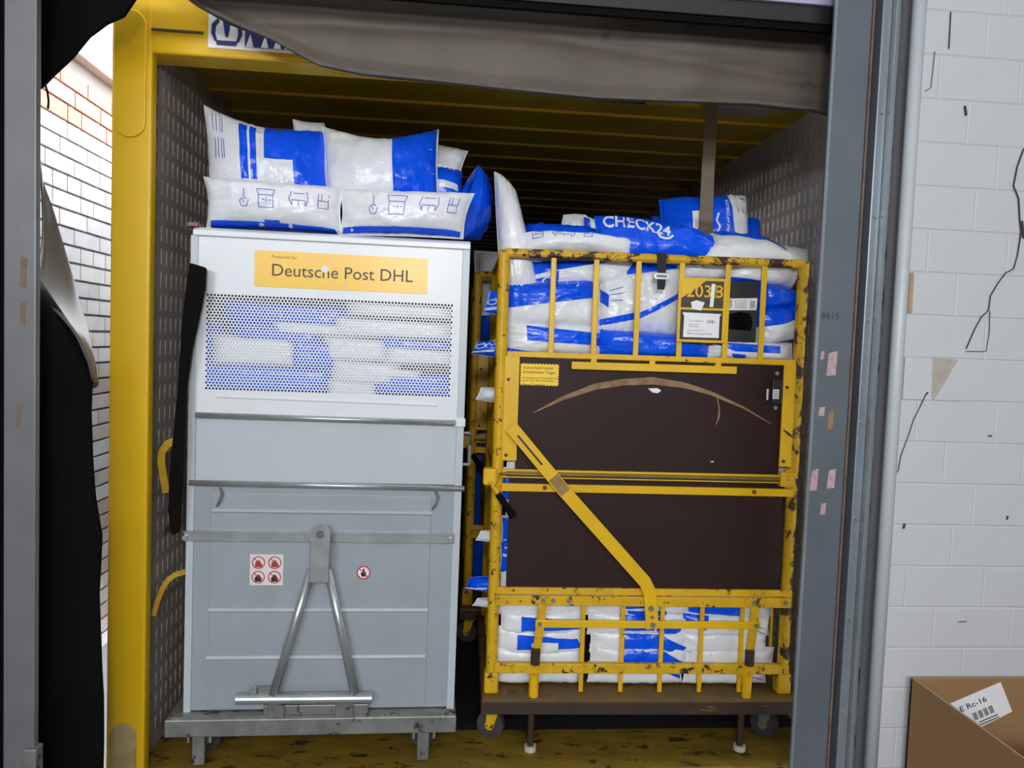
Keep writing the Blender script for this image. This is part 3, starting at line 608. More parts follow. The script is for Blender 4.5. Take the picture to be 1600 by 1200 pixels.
# bag corners sticking out through the left side of the cart
g5 = 'mailing bag corners sticking out of the yellow cart side'
def poke(x, z, y, h, col, lab, seed, txt=None, stripe=False):
    b = Bag(YF, [V((x+.02,y,z+h*.75)), V((x+.42,y+.02,z+h*1.1)), V((x+.42,y,z-h*.9)), V((x,y,z))], T=.10, bow=.01, p=2.2, seed=seed, nu=20, nv=14, base=col, label=lab, group=g5)
    if stripe: b.quad([(.0,.18),(.18,.40),(.18,.26),(.0,.06)], INKW)
    if txt: b.text(txt, .02, .30, .045, 28, bold=.03)
poke(-.045, 1.60, .13, .10, 'b', 'blue mailing bag corner with white lettering sticking out highest beside the left post', 81, 'CHECK', True)
poke(-.085, 1.445, .14, .06, 'b', 'blue mailing bag corner with white letters sticking out just above the board', 82, 'CHECK24', True)
poke(-.065, 1.275, .14, .06, 'w', 'white mailing bag corner sticking out beside the upper brown board', 83)
poke(-.05, .745, .14, .05, 'w', 'small white mailing bag corner sticking out beside the lower brown board', 84)
poke(-.085, .56, .14, .06, 'b', 'blue mailing bag corner with white stripe sticking out low on the left side', 85, None, True)
poke(-.055, .495, .14, .04, 'w', 'lowest white mailing bag corner sticking out on the left side', 86)

# ------------------------------------------------------------------ yellow cart
yc = tag(empty('roll_cage_cart', YF), 'yellow chipped steel roll cage cart with two dark brown boards', 'cart')
def Y(mb, name, m=YP, par=yc, **k): return mb.build(name, m, par, **k)
for x in (.0205, 1.1055):
    Y(MB().tube((x,.02,.235), (x,.02,1.815), .0205, 14), 'post', YPH if x > 1 else YPR, smooth=False)
    Y(MB().tube((x,.77,.235), (x,.77,1.815), .0205, 12), 'post', YP)
    Y(B(x-.026, x+.026, -.006, .048, .222, .30), 'post_socket', YPR, bevel=.008)
    Y(MB().tube((x,.02,1.805), (x,.77,1.805), .015, 10), 'side_rail', YP)
    Y(MB().tube((x,.02,1.45), (x,.77,1.45), .012, 10), 'side_rail', YP)
    Y(MB().tube((x,.02,1.00), (x,.77,1.00), .012, 10), 'side_rail', YP)
    Y(MB().tube((x,.02,.56), (x,.77,.56), .012, 10), 'side_rail', YP)
    for i in range(5): Y(MB().tube((x,.14+.125*i,.235), (x,.14+.125*i,1.80), .007, 8), 'side_bar', YP)
Y(MB().tube((.02,.02,1.806), (1.106,.02,1.806), .0165, 14), 'top_bar', YPH)
Y(MB().tube((.02,.77,1.806), (1.106,.77,1.806), .0165, 12), 'top_bar', YP)
for x in (.196, .349, .501, .658, .826, .959): Y(B(x-.0095, x+.0095, .010, .020, 1.452, 1.797), 'upright_bar', YPC, bevel=.002)
for x in (.2, .4, .6, .8, .98): Y(MB().tube((x,.77,.235), (x,.77,1.80), .007, 8), 'rear_bar', YP)
Y(B(.04, 1.09, .006, .030, 1.440, 1.460), 'middle_rail', YP, bevel=.003)
Y(B(.27, .868, -.006, .006, 1.403, 1.430), 'lug_strip', YPC, bevel=.002)
for x in (.349, .56, .80): Y(B(x-.01, x+.01, -.004, .010, 1.425, 1.445), 'lug', YPC)
bu = Y(B(.083, 1.05, .016, .028, 1.03, 1.438), 'upper_board', BRN)
bl = Y(B(.064, 1.070, .016, .028, .605, 1.012), 'lower_board', BRN)
for x0, x1 in ((.034, .086), (1.047, 1.099)):
    pl_ = Y(B(x0, x1, .006, .014, 1.070, 1.442), 'side_plate', YPC, bevel=.001)
    for z in (1.09, 1.36): MB().tube(((x0+x1)/2-.012,.006,z), ((x0+x1)/2-.012,.002,z), .006, 8).build('bolt', BLK, pl_)
Y(B(1.072, 1.100, .002, .014, .99, 1.06), 'side_plate', YPR, bevel=.002)
# scraped arc, nicks and stickers on the upper board
arc = [(833,645),(880,622),(930,604),(975,597),(1020,595),(1070,602),(1110,614),(1160,636),(1205,662)]
q = [P(YF, a, c, .0155) for a, c in arc]
MB().strip([(p.x, p.z) for p in q], [.002,.014,.022,.024,.026,.020,.014,.008,.002], .0152, .0006).build('scrape_mark', SCR, bu)
q = [P(YF, a, c, .0055) for a, c in [(1224,671),(1232,678),(1239,684)]]
MB().strip([(p.x, p.z) for p in q], [.003,.010,.003], .0052, .0006).build('scratch_mark', BLK, bu)
q = [P(YF, a, c, .0155) for a, c in [(1121,622),(1124,640),(1123,652),(1119,664)]]
MB().strip([(p.x, p.z) for p in q], [.004,.004,.007,.002], .0153, .0006).build('scratch_mark', SCR, bu)
c = P(YF, 1023, 609, .015); MB().prism([(c.x-.025,.0152,c.z+.004), (c.x-.008,.0152,c.z-.010), (c.x+.012,.0152,c.z-.012), (c.x+.024,.0152,c.z-.002), (c.x+.010,.0152,c.z+.006)], (0,.0006,0)).build('torn_paper', PAPER, bu)
c = P(YF, 1113, 721, .015); MB().prism([(c.x-.008,.0152,c.z), (c.x,.0152,c.z-.005), (c.x+.008,.0152,c.z+.002)], (0,.0006,0)).build('torn_paper', PAPER, bu)
s0, s1 = P(YF, 813, 567, .014), P(YF, 873, 604, .014); x0, z1, x1, z0 = s0.x, s0.z, s1.x, s1.z; pts = []
n1, n2 = 12, 8
for i in range(n1*2): pts.append((x0+(x1-x0)*i/(n1*2), z1-(.004 if i % 2 else 0)))
for i in range(n2*2): pts.append((x1-(.004 if i % 2 else 0), z1+(z0-z1)*i/(n2*2)))
for i in range(n1*2): pts.append((x1+(x0-x1)*i/(n1*2), z0+(.004 if i % 2 else 0)))
for i in range(n2*2): pts.append((x0+(.004 if i % 2 else 0), z0+(z1-z0)*i/(n2*2)))
st = MB().prism([(a,.0145,c) for a, c in pts], (0,.0012,0)).build('notice_sticker', STKY, bu)
lettering('lettering', [('Sachverhalte lokaler', x0+.010, z1-.020, .0135, 0, .01), ('Schubbehälter Träger', x0+.010, z1-.036, .0135, 0, .01), ('Die Bedienung der Feststellbremse', x0+.010, z1-.055, .009, 0, .01), ('immer über dem Schubrahmen', x0+.010, z1-.064, .009, 0, .01), ('Frage IT bekannt', x0+.010, z1-.080, .012, 0, .01)], SIGNT, st, .0142)
hk = Y(B(1.004, 1.042, -.002, .016, 1.30, 1.385), 'latch_holder', BLK, bu, bevel=.004)
MB().tube((1.022,.004,1.41), (1.022,.016,1.41), .007, 8).build('bolt', GALV, hk); MB().tube((1.022,.004,1.285), (1.022,.016,1.285), .007, 8).build('bolt', GALV, hk)
B(1.006,1.028,-.0035,-.002,1.318,1.352).build('barcode_label', PAPER, hk); B(.990,.997,.0145,.016,1.312,1.352).build('barcode_label', PAPER, bu)
mb = MB()
for i in range(4): mb.box(1.009,1.024,-.0042,-.0035,1.323+.007*i,1.326+.007*i)
mb.build('print_lines', GPR, hk)
# rod channel, flats, lower bars
rc = Y(B(.036, 1.085, -.004, .012, 1.010, 1.040), 'rod_channel', YPC, bevel=.002)
B(.05,1.08,-.0055,-.004,1.0155,1.0185).build('channel_groove', BLK, rc); B(.05,1.08,-.0055,-.004,1.031,1.0335).build('channel_groove', mat('rust_groove', (70,44,22), .7), rc)
MB().tube((.03,-.010,1.025), (1.09,-.010,1.025), .0055, 8).build('steel_rod', mat('worn_rod', (120, 104, 60), .45, metal=.3, var=.4, vscale=40, stretch=(.2,1,1)), rc)
Y(B(1.045,1.10,-.018,.012,1.000,1.052), 'rod_bracket', YPR, bevel=.004)
fb = Y(B(.036, 1.103, -.002, .014, .961, .989), 'flat_bar', YPC, bevel=.002)
for x in (.19, .955): MB().tube((x,-.006,.977), (x,-.002,.977), .008, 10).build('bolt', mat('red_brown_bolt', (120, 52, 30), .6), fb)
Y(B(.030, 1.108, .0, .014, .588, .612), 'flat_bar', YPR, bevel=.002)
fb2 = Y(B(.028, 1.112, -.012, .002, .551, .586), 'flat_bar', YPR, bevel=.002)
for x in (.198, .233, .290, .972, 1.09): MB().tube((x,-.018,.571), (x,-.012,.571), .008, 10).build('bolt', GALVD, fb2)
Y(B(.030, 1.118, -.010, .012, .301, .337), 'flat_bar', YPR, bevel=.003)
for x in (.349, .495, .641, .789, .940): Y(B(x-.0075, x+.0075, .010, .020, .225, .60), 'lower_bar', YP)
lk = Y(B(.170, .992, -.034, -.026, .479, .506), 'link_bar', YPC, bevel=.002)
for x in (.185, .975): MB().tube((x,-.040,.493), (x,-.034,.493), .008, 10).build('bolt', GALVD, lk)
for xs in (((.196,.56), (.190,.50), (.180,.395), (.176,.335)), ((.972,.56), (.972,.50), (.962,.395), (.960,.335))):
    lv = Y(MB().strip(xs, .030, -.024, .008), 'pedal_lever', YPR)
    xb = xs[-1][0]; MB().tube((xb-.002,-.03,.345), (xb-.002,-.03,.40), .017, 10).build('spring_sleeve', DECK, lv)
    Y(MB().tube((xb-.003,-.018,.215), (xb-.003,-.018,.302), .0175, 12), 'lever_tube', YPC)
    pn = Y(MB().tube((xb-.004,.02,.02), (xb-.004,.02,.17), .0125, 10), 'brake_pin', DECK)
    MB().tube((xb-.004,.02,0), (xb-.004,.02,.02), .022, 12).build('foot_cap', mat('off_white_cap', (200, 192, 176), .6), pn)
dl = Y(MB().strip([(.060,1.196), (.257,.971), (.560,.648), (.580,.610), (.587,.554), (.594,.476)], .046, -.030, .007), 'diagonal_lever', YPC)
MB().strip([(.085,1.165), (.175,1.063)], .007, -.0306, .0006).build('slot', BLK, dl)
MB().strip([(.215,1.020), (.262,.966)], .040, -.0306, .0006).build('worn_patch', mat('worn_brown_paint', (150, 120, 70), .6, var=.3, vscale=30), dl)
for x, z in ((.586,.552), (.591,.520), (.594,.492)): MB().tube((x,-.037,z), (x,-.030,z), .010 if z != .520 else .006, 10).build('bolt', GALVD, dl)
cr = Y(B(-.032,.016,-.030,.020,.985,1.045), 'crank_clamp', YPC, bevel=.008)
MB().tube((-.008,-.03,1.0), (.025,-.05,.955), .008, 8).build('crank_arm', YPR, cr)
MB().tube((.020,-.05,.962), (.078,-.06,.882), .0115, 10, .013).build('crank_grip', RUB, cr)
# sign plates on bars four and five
sp = Y(B(.645, .822, .000, .008, 1.512, 1.742), 'sign_frame', YPC, bevel=.002)
B(.655,.808,-.0012,.0,1.636,1.732).build('number_plate', mat('dark_worn_plate', (70, 62, 48), .6, var=.3, vscale=30), sp)
MB().prism([(.655,-.002,1.668), (.70,-.002,1.700), (.742,-.002,1.732), (.655,-.002,1.732)], (0,.0006,0)).build('yellow_remnant', YPC, sp)
lettering('lettering', [('2031', .672, 1.674, .062, 0, .01), ('8', .775, 1.674, .062, 0, .01)], YPC, sp, -.0024)
MB().prism([(.758,-.003,1.640), (.772,-.003,1.640), (.776,-.003,1.722), (.762,-.003,1.722)], (0,.0005,0)).build('torn_paper', PAPER, sp)
MB().prism([(.695,-.003,1.630), (.728,-.003,1.626), (.74,-.003,1.655), (.71,-.003,1.662), (.69,-.003,1.655)], (0,.0005,0)).build('torn_paper', PAPER, sp)
B(.655,.808,-.001,.0,1.522,1.628).build('holder_back', BLK, sp)
pp = MB().prism([(.667,-.002,1.530), (.797,-.002,1.530), (.797,-.002,1.605), (.803,-.002,1.616), (.661,-.002,1.618), (.668,-.002,1.605)], (0,.0006,0)).build('paper_card', PAPER, sp)
lettering('lettering', [('Von: Hamburg', .685, 1.586, .009, 0, 0), ('DHL', .752, 1.583, .014, 0, .03), ('Leitzone 24', .685, 1.574, .008, 0, 0), ('Rollbehälter', .685, 1.566, .008, 0, 0), ('Kartenzahl 5 of 7', .682, 1.552, .009, 0, 0), ('Maschinengängig Anhang', .682, 1.541, .009, 0, .005)], GPR, pp, -.0026)
# black strap with buckle over the top bar
sb = tag(empty('buckle_strap', YF @ Matrix.Translation((.578,.0,1.82))), 'short black strap with steel buckle hung over the yellow top bar', 'strap')
MB().add([(-.017,.05,-.01),(.018,.05,-.01),(-.017,.03,.006),(.018,.03,.006),(-.017,.004,.004),(.018,.004,.004),(-.016,-.002,-.02),(.017,-.002,-.02),(-.012,-.004,-.11),(.016,-.004,-.11)], [(0,1,3,2),(2,3,5,4),(4,5,7,6),(6,7,9,8)]).build('webbing', WEBK, sb, solid=.003)
MB().prism([(-.030,-.010,-.076), (-.024,-.010,-.066), (.026,-.010,-.066), (.032,-.010,-.076), (.026,-.010,-.090), (-.024,-.010,-.090)], (0,.005,0)).build('buckle', GALV, sb, bevel=.002)
MB().prism([(-.018,-.0115,-.074), (.020,-.0115,-.074), (.020,-.0115,-.082), (-.018,-.0115,-.082)], (0,.001,0)).build('buckle_slot', GPR, sb)
MB().prism([(-.014,-.009,-.108), (.016,-.009,-.108), (.012,-.009,-.125), (-.012,-.009,-.125)], (0,.004,0)).build('strap_end', WEBK, sb)
# deck and casters
Y(B(-.016, 1.150, -.050, .80, .168, .215), 'deck_frame', DECK, bevel=.003)
Y(B(-.012, 1.146, -.046, .80, .215, .222), 'deck_board', DECKT)
def caster(x, y, par, hub, r=.052, wdt=.03, ang=20, top=.168):
    c_ = B(x-.035, x+.035, y-.04, y+.04, top-.010, top).build('caster_plate', hub, par)
    wl = MB().tube((x-wdt/2, y+.02, r), (x+wdt/2, y+.02, r), r, 20).build('caster_wheel', TYRE, par)
    M_ = Matrix.Translation((x,y+.02,r)) @ Matrix.Rotation(R(ang),4,'Z') @ Matrix.Translation((-x,-y-.02,-r)); wl.matrix_local = M_
    for s_ in (-1, 1):
        f = MB().prism([(x+s_*(wdt/2+.004), y-.03, top-.01), (x+s_*(wdt/2+.004), y+.03, top-.01), (x+s_*(wdt/2+.004), y+.034, r-.012), (x+s_*(wdt/2+.004), y+.008, r-.012)], (s_*.003,0,0)).build('caster_fork', hub, par)
        f.matrix_local = M_
    h = MB().tube((x-wdt/2-.008, y+.02, r), (x+wdt/2+.008, y+.02, r), r*.34, 12).build('caster_hub', hub, wl)
for x, y, a in ((.03,.10,72), (1.09,.10,40), (.03,.68,20), (1.09,.68,10)): caster(x, y, yc, YPR if x < 1 else GALVD, ang=a)

# ------------------------------------------------------------------ grey cart
gc = tag(empty('steel_roll_container', GF), 'grey steel roll container with mesh window, yellow sign and tow bar', 'cart')
def G(mb, name, m=GGT, par=gc, **k): return mb.build(name, m, par, **k)
G(B(.040, 1.014, -.045, .80, .128, .188), 'base_frame', GALVD, bevel=.004)
G(B(.06, 1.0, -.04, .79, .188, .196), 'base_plate', GALVD)
G(B(.088, .112, -.006, .030, .19, 1.805), 'corner_post', GMD, bevel=.002)
G(B(.980, 1.006, -.006, .030, .19, 1.805), 'corner_post', GMD, bevel=.002)
G(B(.088, .112, .75, .786, .19, 1.805), 'corner_post', GMD); G(B(.980, 1.006, .75, .786, .19, 1.805), 'corner_post', GMD)
G(B(.092, .096, .03, .75, .19, 1.80), 'side_panel', GMD); G(B(.998, 1.002, .03, .75, .19, 1.80), 'side_panel', GMD)
G(B(.11, .98, .776, .782, .19, 1.80), 'rear_panel', GMD)
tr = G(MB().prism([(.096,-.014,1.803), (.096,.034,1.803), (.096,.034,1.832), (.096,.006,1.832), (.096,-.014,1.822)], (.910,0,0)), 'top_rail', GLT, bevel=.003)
B(.080,.112,-.016,.03,1.832,1.844).build('wooden_shim', mat('reddish_wood_shim', (150, 112, 96), .8, var=.3, vscale=30), tr)
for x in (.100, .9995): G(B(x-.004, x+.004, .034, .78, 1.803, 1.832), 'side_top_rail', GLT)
# upper panel with punched window
mb = MB(); X0, X1, Z0, Z1 = .112, .980, 1.215, 1.803; wx0, wx1, wz0, wz1 = .138, .962, 1.296, 1.618
cw, ch = .0112, .0097; nxx = int((wx1-wx0)/cw); nzz = int((wz1-wz0)/ch); wx1 = wx0+nxx*cw; wz1 = wz0+nzz*ch
for a in ((X0,X1,wz1,Z1), (X0,X1,Z0,wz0), (X0,wx0,wz0,wz1), (wx1,X1,wz0,wz1)): mb.add([(a[0],0,a[2]),(a[1],0,a[2]),(a[1],0,a[3]),(a[0],0,a[3])], [(0,1,2,3)])
rr = .0039
hole8 = [(-rr*.7,-rr*.7),(0,-rr),(rr*.7,-rr*.7),(rr,0),(rr*.7,rr*.7),(0,rr),(-rr*.7,rr*.7),(-rr,0)]
for j in range(nzz):
    odd = j % 2; z0 = wz0+j*ch; n_ = nxx-odd
    if odd:
        for xa in (wx0, wx1-cw/2): mb.add([(xa,0,z0),(xa+cw/2,0,z0),(xa+cw/2,0,z0+ch),(xa,0,z0+ch)], [(0,1,2,3)])
    for i in range(n_):
        xa = wx0+(i+.5*odd)*cw; xc, zc = xa+cw/2, z0+ch/2
        out = [(xa,z0),(xc,z0),(xa+cw,z0),(xa+cw,zc),(xa+cw,z0+ch),(xc,z0+ch),(xa,z0+ch),(xa,zc)]
        mb.add([(p_[0],0,p_[1]) for p_ in out]+[(xc+p_[0],0,zc+p_[1]) for p_ in hole8], [(q_,(q_+1)%8,8+(q_+1)%8,8+q_) for q_ in range(8)])
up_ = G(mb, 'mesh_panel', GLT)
md = up_.modifiers.new('thickness', 'SOLIDIFY'); md.thickness = .0012; md.offset = 1
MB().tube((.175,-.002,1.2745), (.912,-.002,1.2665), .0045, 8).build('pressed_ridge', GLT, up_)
sg = B(.292,.864,-.0035,-.0005,1.646,1.766).build('company_sign', SIGNY, up_)
lettering('lettering', [('Produced for', .346, 1.742, .0155, 0, 0)], mat('sign_small_lettering', (150, 110, 20), .5), sg, -.0042)
lettering('lettering', [('Deutsche Post DHL', .345, 1.684, .0575, 0, .002)], SIGNT, sg, -.0042)
MB().tube((.522,-.0045,1.713), (.522,-.0038,1.713), .012, 10).build('peeled_spot', PAPER, sg)
G(B(.112, .980, .004, .010, .990, 1.215), 'middle_panel', GMD)
rd = G(MB().tube((.114,-.010,1.212), (.978,-.010,1.208), .0095, 12), 'round_bar', GALV, smooth=True)
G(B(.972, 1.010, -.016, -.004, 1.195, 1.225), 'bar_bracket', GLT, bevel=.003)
G(MB().tube((.10,-.018,.986), (1.014,-.018,.982), .0095, 12), 'round_bar', GALV, smooth=True)
gt = G(B(.112, .980, .0, .008, .200, .985), 'lower_gate', GGT)
B(.166,.904,-.0045,.0,.205,.95).build('raised_field', GGT, gt, bevel=.003)
for z, xa, xb in ((.889,.171,.908), (.548,.164,.903), (.383,.161,.899)):
    MB().prism([(xa,-.0045,z-.007), (xa,-.014,z), (xa,-.0045,z+.007)], (xb-xa,0,0)).build('pressed_ridge', mat('bright_ridge', (200, 206, 210), .35, metal=.2), gt)
for x in (.195, .915):
    MB().add([(x,-.006,.970),(x+.012,-.02,.955),(x+.004,-.02,.925),(x-.008,-.012,.905)], []).v
    hk_ = MB(); 
    for p_, q_ in (((x,-.004,.968),(x+.010,-.018,.950)), ((x+.010,-.018,.950),(x+.003,-.020,.925)), ((x+.003,-.020,.925),(x-.008,-.006,.905))): hk_.tube(p_, q_, .0042, 8)
    hk_.build('hook', GALVD, gt)
fl = G(B(.082, .986, -.012, -.004, .786, .822), 'flat_bar', GALV, bevel=.002)
B(.082,.986,-.020,-.012,.816,.822).build('bar_lip', GALV, fl)
for x in (.088, .975): MB().tube((x,-.022,.80), (x,-.012,.80), .009, 8).build('bolt', GALV, fl)
# tow bar
tow = G(MB().tube((.270,-.040,.257), (.722,-.040,.255), .0185, 14), 'tow_cross_tube', GALV, smooth=False)
G(MB().tube((.391,-.040,.27), (.506,-.040,.70), .0150, 12), 'tow_leg', GALV, smooth=True)
G(MB().tube((.663,-.040,.27), (.562,-.040,.70), .0150, 12), 'tow_leg', GALV, smooth=True)
er = .033; ex, ez = .537, .828
mb = MB(); ring = [(ex+er*math.cos(math.pi*i/10), ez+er*math.sin(math.pi*i/10)) for i in range(11)]
hole = [(ex+.014*math.cos(2*math.pi*i/16), ez+.014*math.sin(2*math.pi*i/16)) for i in range(16)]
outer = [(ex+er*math.cos(2*math.pi*i/16), ez+er*math.sin(2*math.pi*i/16)) for i in range(16)]
for i in range(16):
    n_ = (i+1) % 16
    mb.prism([(outer[i][0],-.066,outer[i][1]), (outer[n_][0],-.066,outer[n_][1]), (hole[n_][0],-.066,hole[n_][1]), (hole[i][0],-.066,hole[i][1])], (0,.010,0))
mb.build('tow_eye', GALV, gc)
G(MB().prism([(.504,-.066,.665), (.566,-.066,.665), (.571,-.066,.828), (.503,-.066,.828)], (0,.012,0)) if False else MB().prism([(.504,-.068,.664), (.567,-.068,.664), (.570,-.066,.812), (.504,-.066,.812)], (0,.016,0)), 'tow_plate', GALV, bevel=.003)
for x0, x1 in ((.375,.43), (.60,.66)): G(B(x0, x1, -.050, 0, .190, .245), 'tow_bracket', GALVD, bevel=.003)
G(B(.36, .71, -.040, -.012, .196, .232), 'tow_rail', GALVD, bevel=.003)
G(MB().tube((.325,-.045,.285), (.325,-.030,.285), .012, 10), 'spring_pin', GALV)
G(B(.34,.40,-.035,-.02,.272,.292), 'spring_clip', GALVD)
# warning stickers
ws = B(.298,.408,-.0062,-.0046,.636,.742).build('warning_sticker', mat('cream_sticker', (226, 222, 222), .45, var=.05), gt)
for x in (.326, .380):
    for z, up2 in ((.714, 1), (.664, 0)):
        rg = MB()
        for i in range(16):
            a0, a1 = 2*math.pi*i/16, 2*math.pi*(i+1)/16
            rg.prism([(x+.022*math.cos(a0),-.0068,z+.022*math.sin(a0)), (x+.022*math.cos(a1),-.0068,z+.022*math.sin(a1)), (x+.0185*math.cos(a1),-.0068,z+.0185*math.sin(a1)), (x+.0185*math.cos(a0),-.0068,z+.0185*math.sin(a0))], (0,.0005,0))
        rg.strip([(x-.014,z+.014), (x+.014,z-.014)], .003, -.0068, .0005); rg.build('prohibition_ring', RED, ws)
        MB().prism([(x+dx*.013,-.0066,z-.004+dz_*.013) for dx, dz_ in ((-.8,-.9),(.7,-.9),(1,-.2),(.5,.5),(.2,1),(-.3,.8),(-.9,.1))], (0,.0004,0)).build('pictogram', BLK if not up2 else SKINP, ws)
ns = MB().tube((.678,-.0058,.681), (.678,-.0046,.681), .024, 18).build('no_entry_sticker', PAPER, gt)
rg = MB()
for i in range(18):
    a0, a1 = 2*math.pi*i/18, 2*math.pi*(i+1)/18
    rg.prism([(.678+.024*math.cos(a0),-.0064,.681+.024*math.sin(a0)), (.678+.024*math.cos(a1),-.0064,.681+.024*math.sin(a1)), (.678+.0195*math.cos(a1),-.0064,.681+.0195*math.sin(a1)), (.678+.0195*math.cos(a0),-.0064,.681+.0195*math.sin(a0))], (0,.0005,0))
rg.strip([(.664,.695), (.692,.667)], .003, -.0070, .0005); rg.build('prohibition_ring', RED, ns)
MB().prism([(.678+a,-.0062,.681+c) for a, c in ((-.006,-.014),(.007,-.014),(.009,0),(.003,.004),(.004,.013),(-.003,.013),(-.002,.003),(-.010,-.002))], (0,.0004,0)).build('pictogram', BLK, ns)
# front support legs and casters
for x0 in (.118, .881):
    lg = G(B(x0, x0+.042, -.005, .020, .008, .13), 'support_leg', GALVD, bevel=.004)
    B(x0+.055, x0+.062, .0, .02, .085, .13).build('leg_bolt', GALV, lg)
    B(x0-.016, x0-.010, .0, .02, .085, .13).build('leg_bolt', GALV, lg)
for x, y in ((.14,.10), (.90,.10), (.14,.68), (.90,.68)): caster(x, y, gc, GALVD, ang=90, top=.128, r=.045)
# handle on the right side of the grey cart
hd_ = MB()
for p_, q_ in (((1.008,.02,1.17),(1.03,.02,1.17)), ((1.03,.02,1.17),(1.03,.02,1.06)), ((1.03,.02,1.06),(1.008,.02,1.06))): hd_.tube(p_, q_, .006, 8)
G(hd_, 'side_handle', GALVD)

# ---- bags behind the mesh window of the grey cart
g6 = 'mailing bags behind the mesh window of the grey cart'
def meshbag(x0, x1, z0, z1, col, lab, seed, y=.030, T=.05):
    y -= .0025
    return Bag(GF, [V((x0,y,z1)), V((x1,y,z1-.01)), V((x1,y,z0)), V((x0,y,z0))], T=T, bow=.03, p=7, seed=seed, nu=22, nv=14, base=col, label=lab, group=g6, wr=.0010, front=.0018+(y-.0275)*.35)
def gx(px, py): p_ = P(GF, px, py, .02); return p_.x, p_.z
def mb4(px0, py0, px1, py1, col, lab, seed, **k):
    a, c = gx(px0, py0), gx(px1, py1); return meshbag(a[0], c[0], c[1], a[1], col, lab, seed, **k)
mb4(345,468,545,512,'b','blue mailing bag at the upper left behind the grey cart mesh',101, y=.045)
mb4(360,500,500,540,'b','blue mailing bag below the upper left one behind the grey cart mesh',102, y=.04)
mb4(330,520,465,574,'w','white mailing bag with rounded end at the left behind the mesh',103)
mb4(422,500,540,526,'w','slim white mailing bag near the middle behind the mesh',104, y=.034)
mb4(515,494,712,532,'w','long white mailing bag at the upper right behind the mesh',105)
mb4(505,524,608,566,'w','white mailing bag just right of the middle behind the mesh',106)
mb4(455,528,525,578,'b','small blue mailing bag in the middle behind the mesh',107, y=.036)
mb4(590,528,712,548,'b','upper narrow blue mailing bag at the right behind the mesh',108, y=.036)
mb4(600,540,712,572,'w','white mailing bag between the two right blue ones behind the mesh',109, y=.034)
mb4(306,566,520,614,'b','long blue mailing bag at the lower left behind the mesh',110, y=.034)
mb4(560,572,660,592,'w','small white mailing bag above the lower right blue one behind the mesh',111, y=.032)
mb4(578,578,712,620,'b','blue mailing bag at the lower right behind the mesh',112, y=.038)
mb4(510,592,590,622,'w','white mailing bag low in the middle behind the mesh',113, y=.034)
mb4(540,470,712,500,'w','white mailing bag at the top right behind the mesh',115, y=.036)
mb4(515,560,625,602,'w','white mailing bag right of the long blue one low behind the mesh',116, y=.037)
mb4(306,500,345,600,'b','dark set blue mailing bag at the far left behind the mesh',114, y=.07)
b = Bag(GF, [V((.12,.35,1.30)), V((.97,.35,1.30)), V((.97,.12,1.24)), V((.12,.12,1.24))], T=.10, bow=.02, p=4, seed=120, nu=16, nv=10, label='broad white mailing bag lying at the bottom behind the mesh window', group=g6)
b = Bag(GF, [V((.12,.55,1.80)), V((.97,.55,1.80)), V((.97,.15,1.78)), V((.12,.15,1.78))], T=.10, bow=.02, p=4, seed=121, nu=16, nv=10, label='broad white mailing bag carrying the heap inside the grey cart rim', group=g6)

# ------------------------------------------------------------------ carts further back
def copy_tree(o, parent=None):
    c = o.copy(); COL.objects.link(c); c.parent = parent
    for ch in list(o.children): copy_tree(ch, c)
    return c
c2 = copy_tree(yc); c2.matrix_world = frame((.13, 1.02, 0), -1.0, 0); c2['label'] = 'second yellow roll cage cart standing in the dark behind the first'
c2['group'] = 'yellow roll cage carts'; yc['group'] = 'yellow roll cage carts'
c3 = copy_tree(gc); c3.matrix_world = frame((-.96, 1.02, 0), 1.0, 0); c3['label'] = 'second grey steel container in the dark behind the one with the yellow sign'
c3['group'] = 'grey steel roll containers'; gc['group'] = 'grey steel roll containers'
YB = frame((.13, 1.02, 0), -1.0, 0)
for i, (x0, x1, z0, z1, col) in enumerate(((.0,.5,1.62,1.95,'w'), (.45,1.1,1.62,1.9,'b'), (.02,.55,1.3,1.64,'b'), (.55,1.1,1.3,1.64,'w'), (.02,.55,.9,1.3,'w'), (.02,.55,.25,.9,'b'))):
    Bag(YB, [V((x0,.3,z1)), V((x1,.3,z1)), V((x1,.25,z0)), V((x0,.25,z0))], T=.2, bow=.03, p=3, seed=130+i, nu=14, nv=10, base=col, label='%s mailing bag in the second yellow cart, %s' % ({'w': 'white', 'b': 'blue'}[col], ('top left', 'top right', 'upper left', 'upper right', 'middle left', 'bottom left')[i]), group='mailing bags in the second yellow cart')

# ------------------------------------------------------------------ straps and flaps
# hanging webbing strap from the roof
a, b_, c, d = P(WF,1103,168,.38), P(WF,1122,168,.38), P(WF,1112,376,.26), P(WF,1091,374,.26)
a.z = b_.z = 2.462
mid = (a+d)/2; mid2 = (b_+c)/2
hs = tag(empty('hanging_strap', loc=(a+b_)/2), 'grey brown webbing strap hanging from the truck roof to the bags', 'strap')
o0 = (a+b_)/2
MB().add([p_-o0 for p_ in (a, b_, mid2+V((.004,.02,0)), mid+V((.004,.02,0)), c, d)], [(0,1,2,3),(3,2,4,5)]).build('webbing', WEB, hs, solid=.004)
MB().add([p_-o0+V((0,-.004,0)) for p_ in (d+(a-d)*.13, c+(b_-c)*.13, c+V((.002,0,-.004)), d+V((-.002,0,-.004)))], [(0,1,2,3)]).build('stitched_end', mat('stitched_webbing', (96, 88, 74), .85, var=.3, vscale=90), hs, solid=.005)
MB().tube((a+b_)/2-o0+V((-.03,0,.0)), (a+b_)/2-o0+V((.03,0,.0)), .008, 8).build('roof_loop', GALVD, hs)

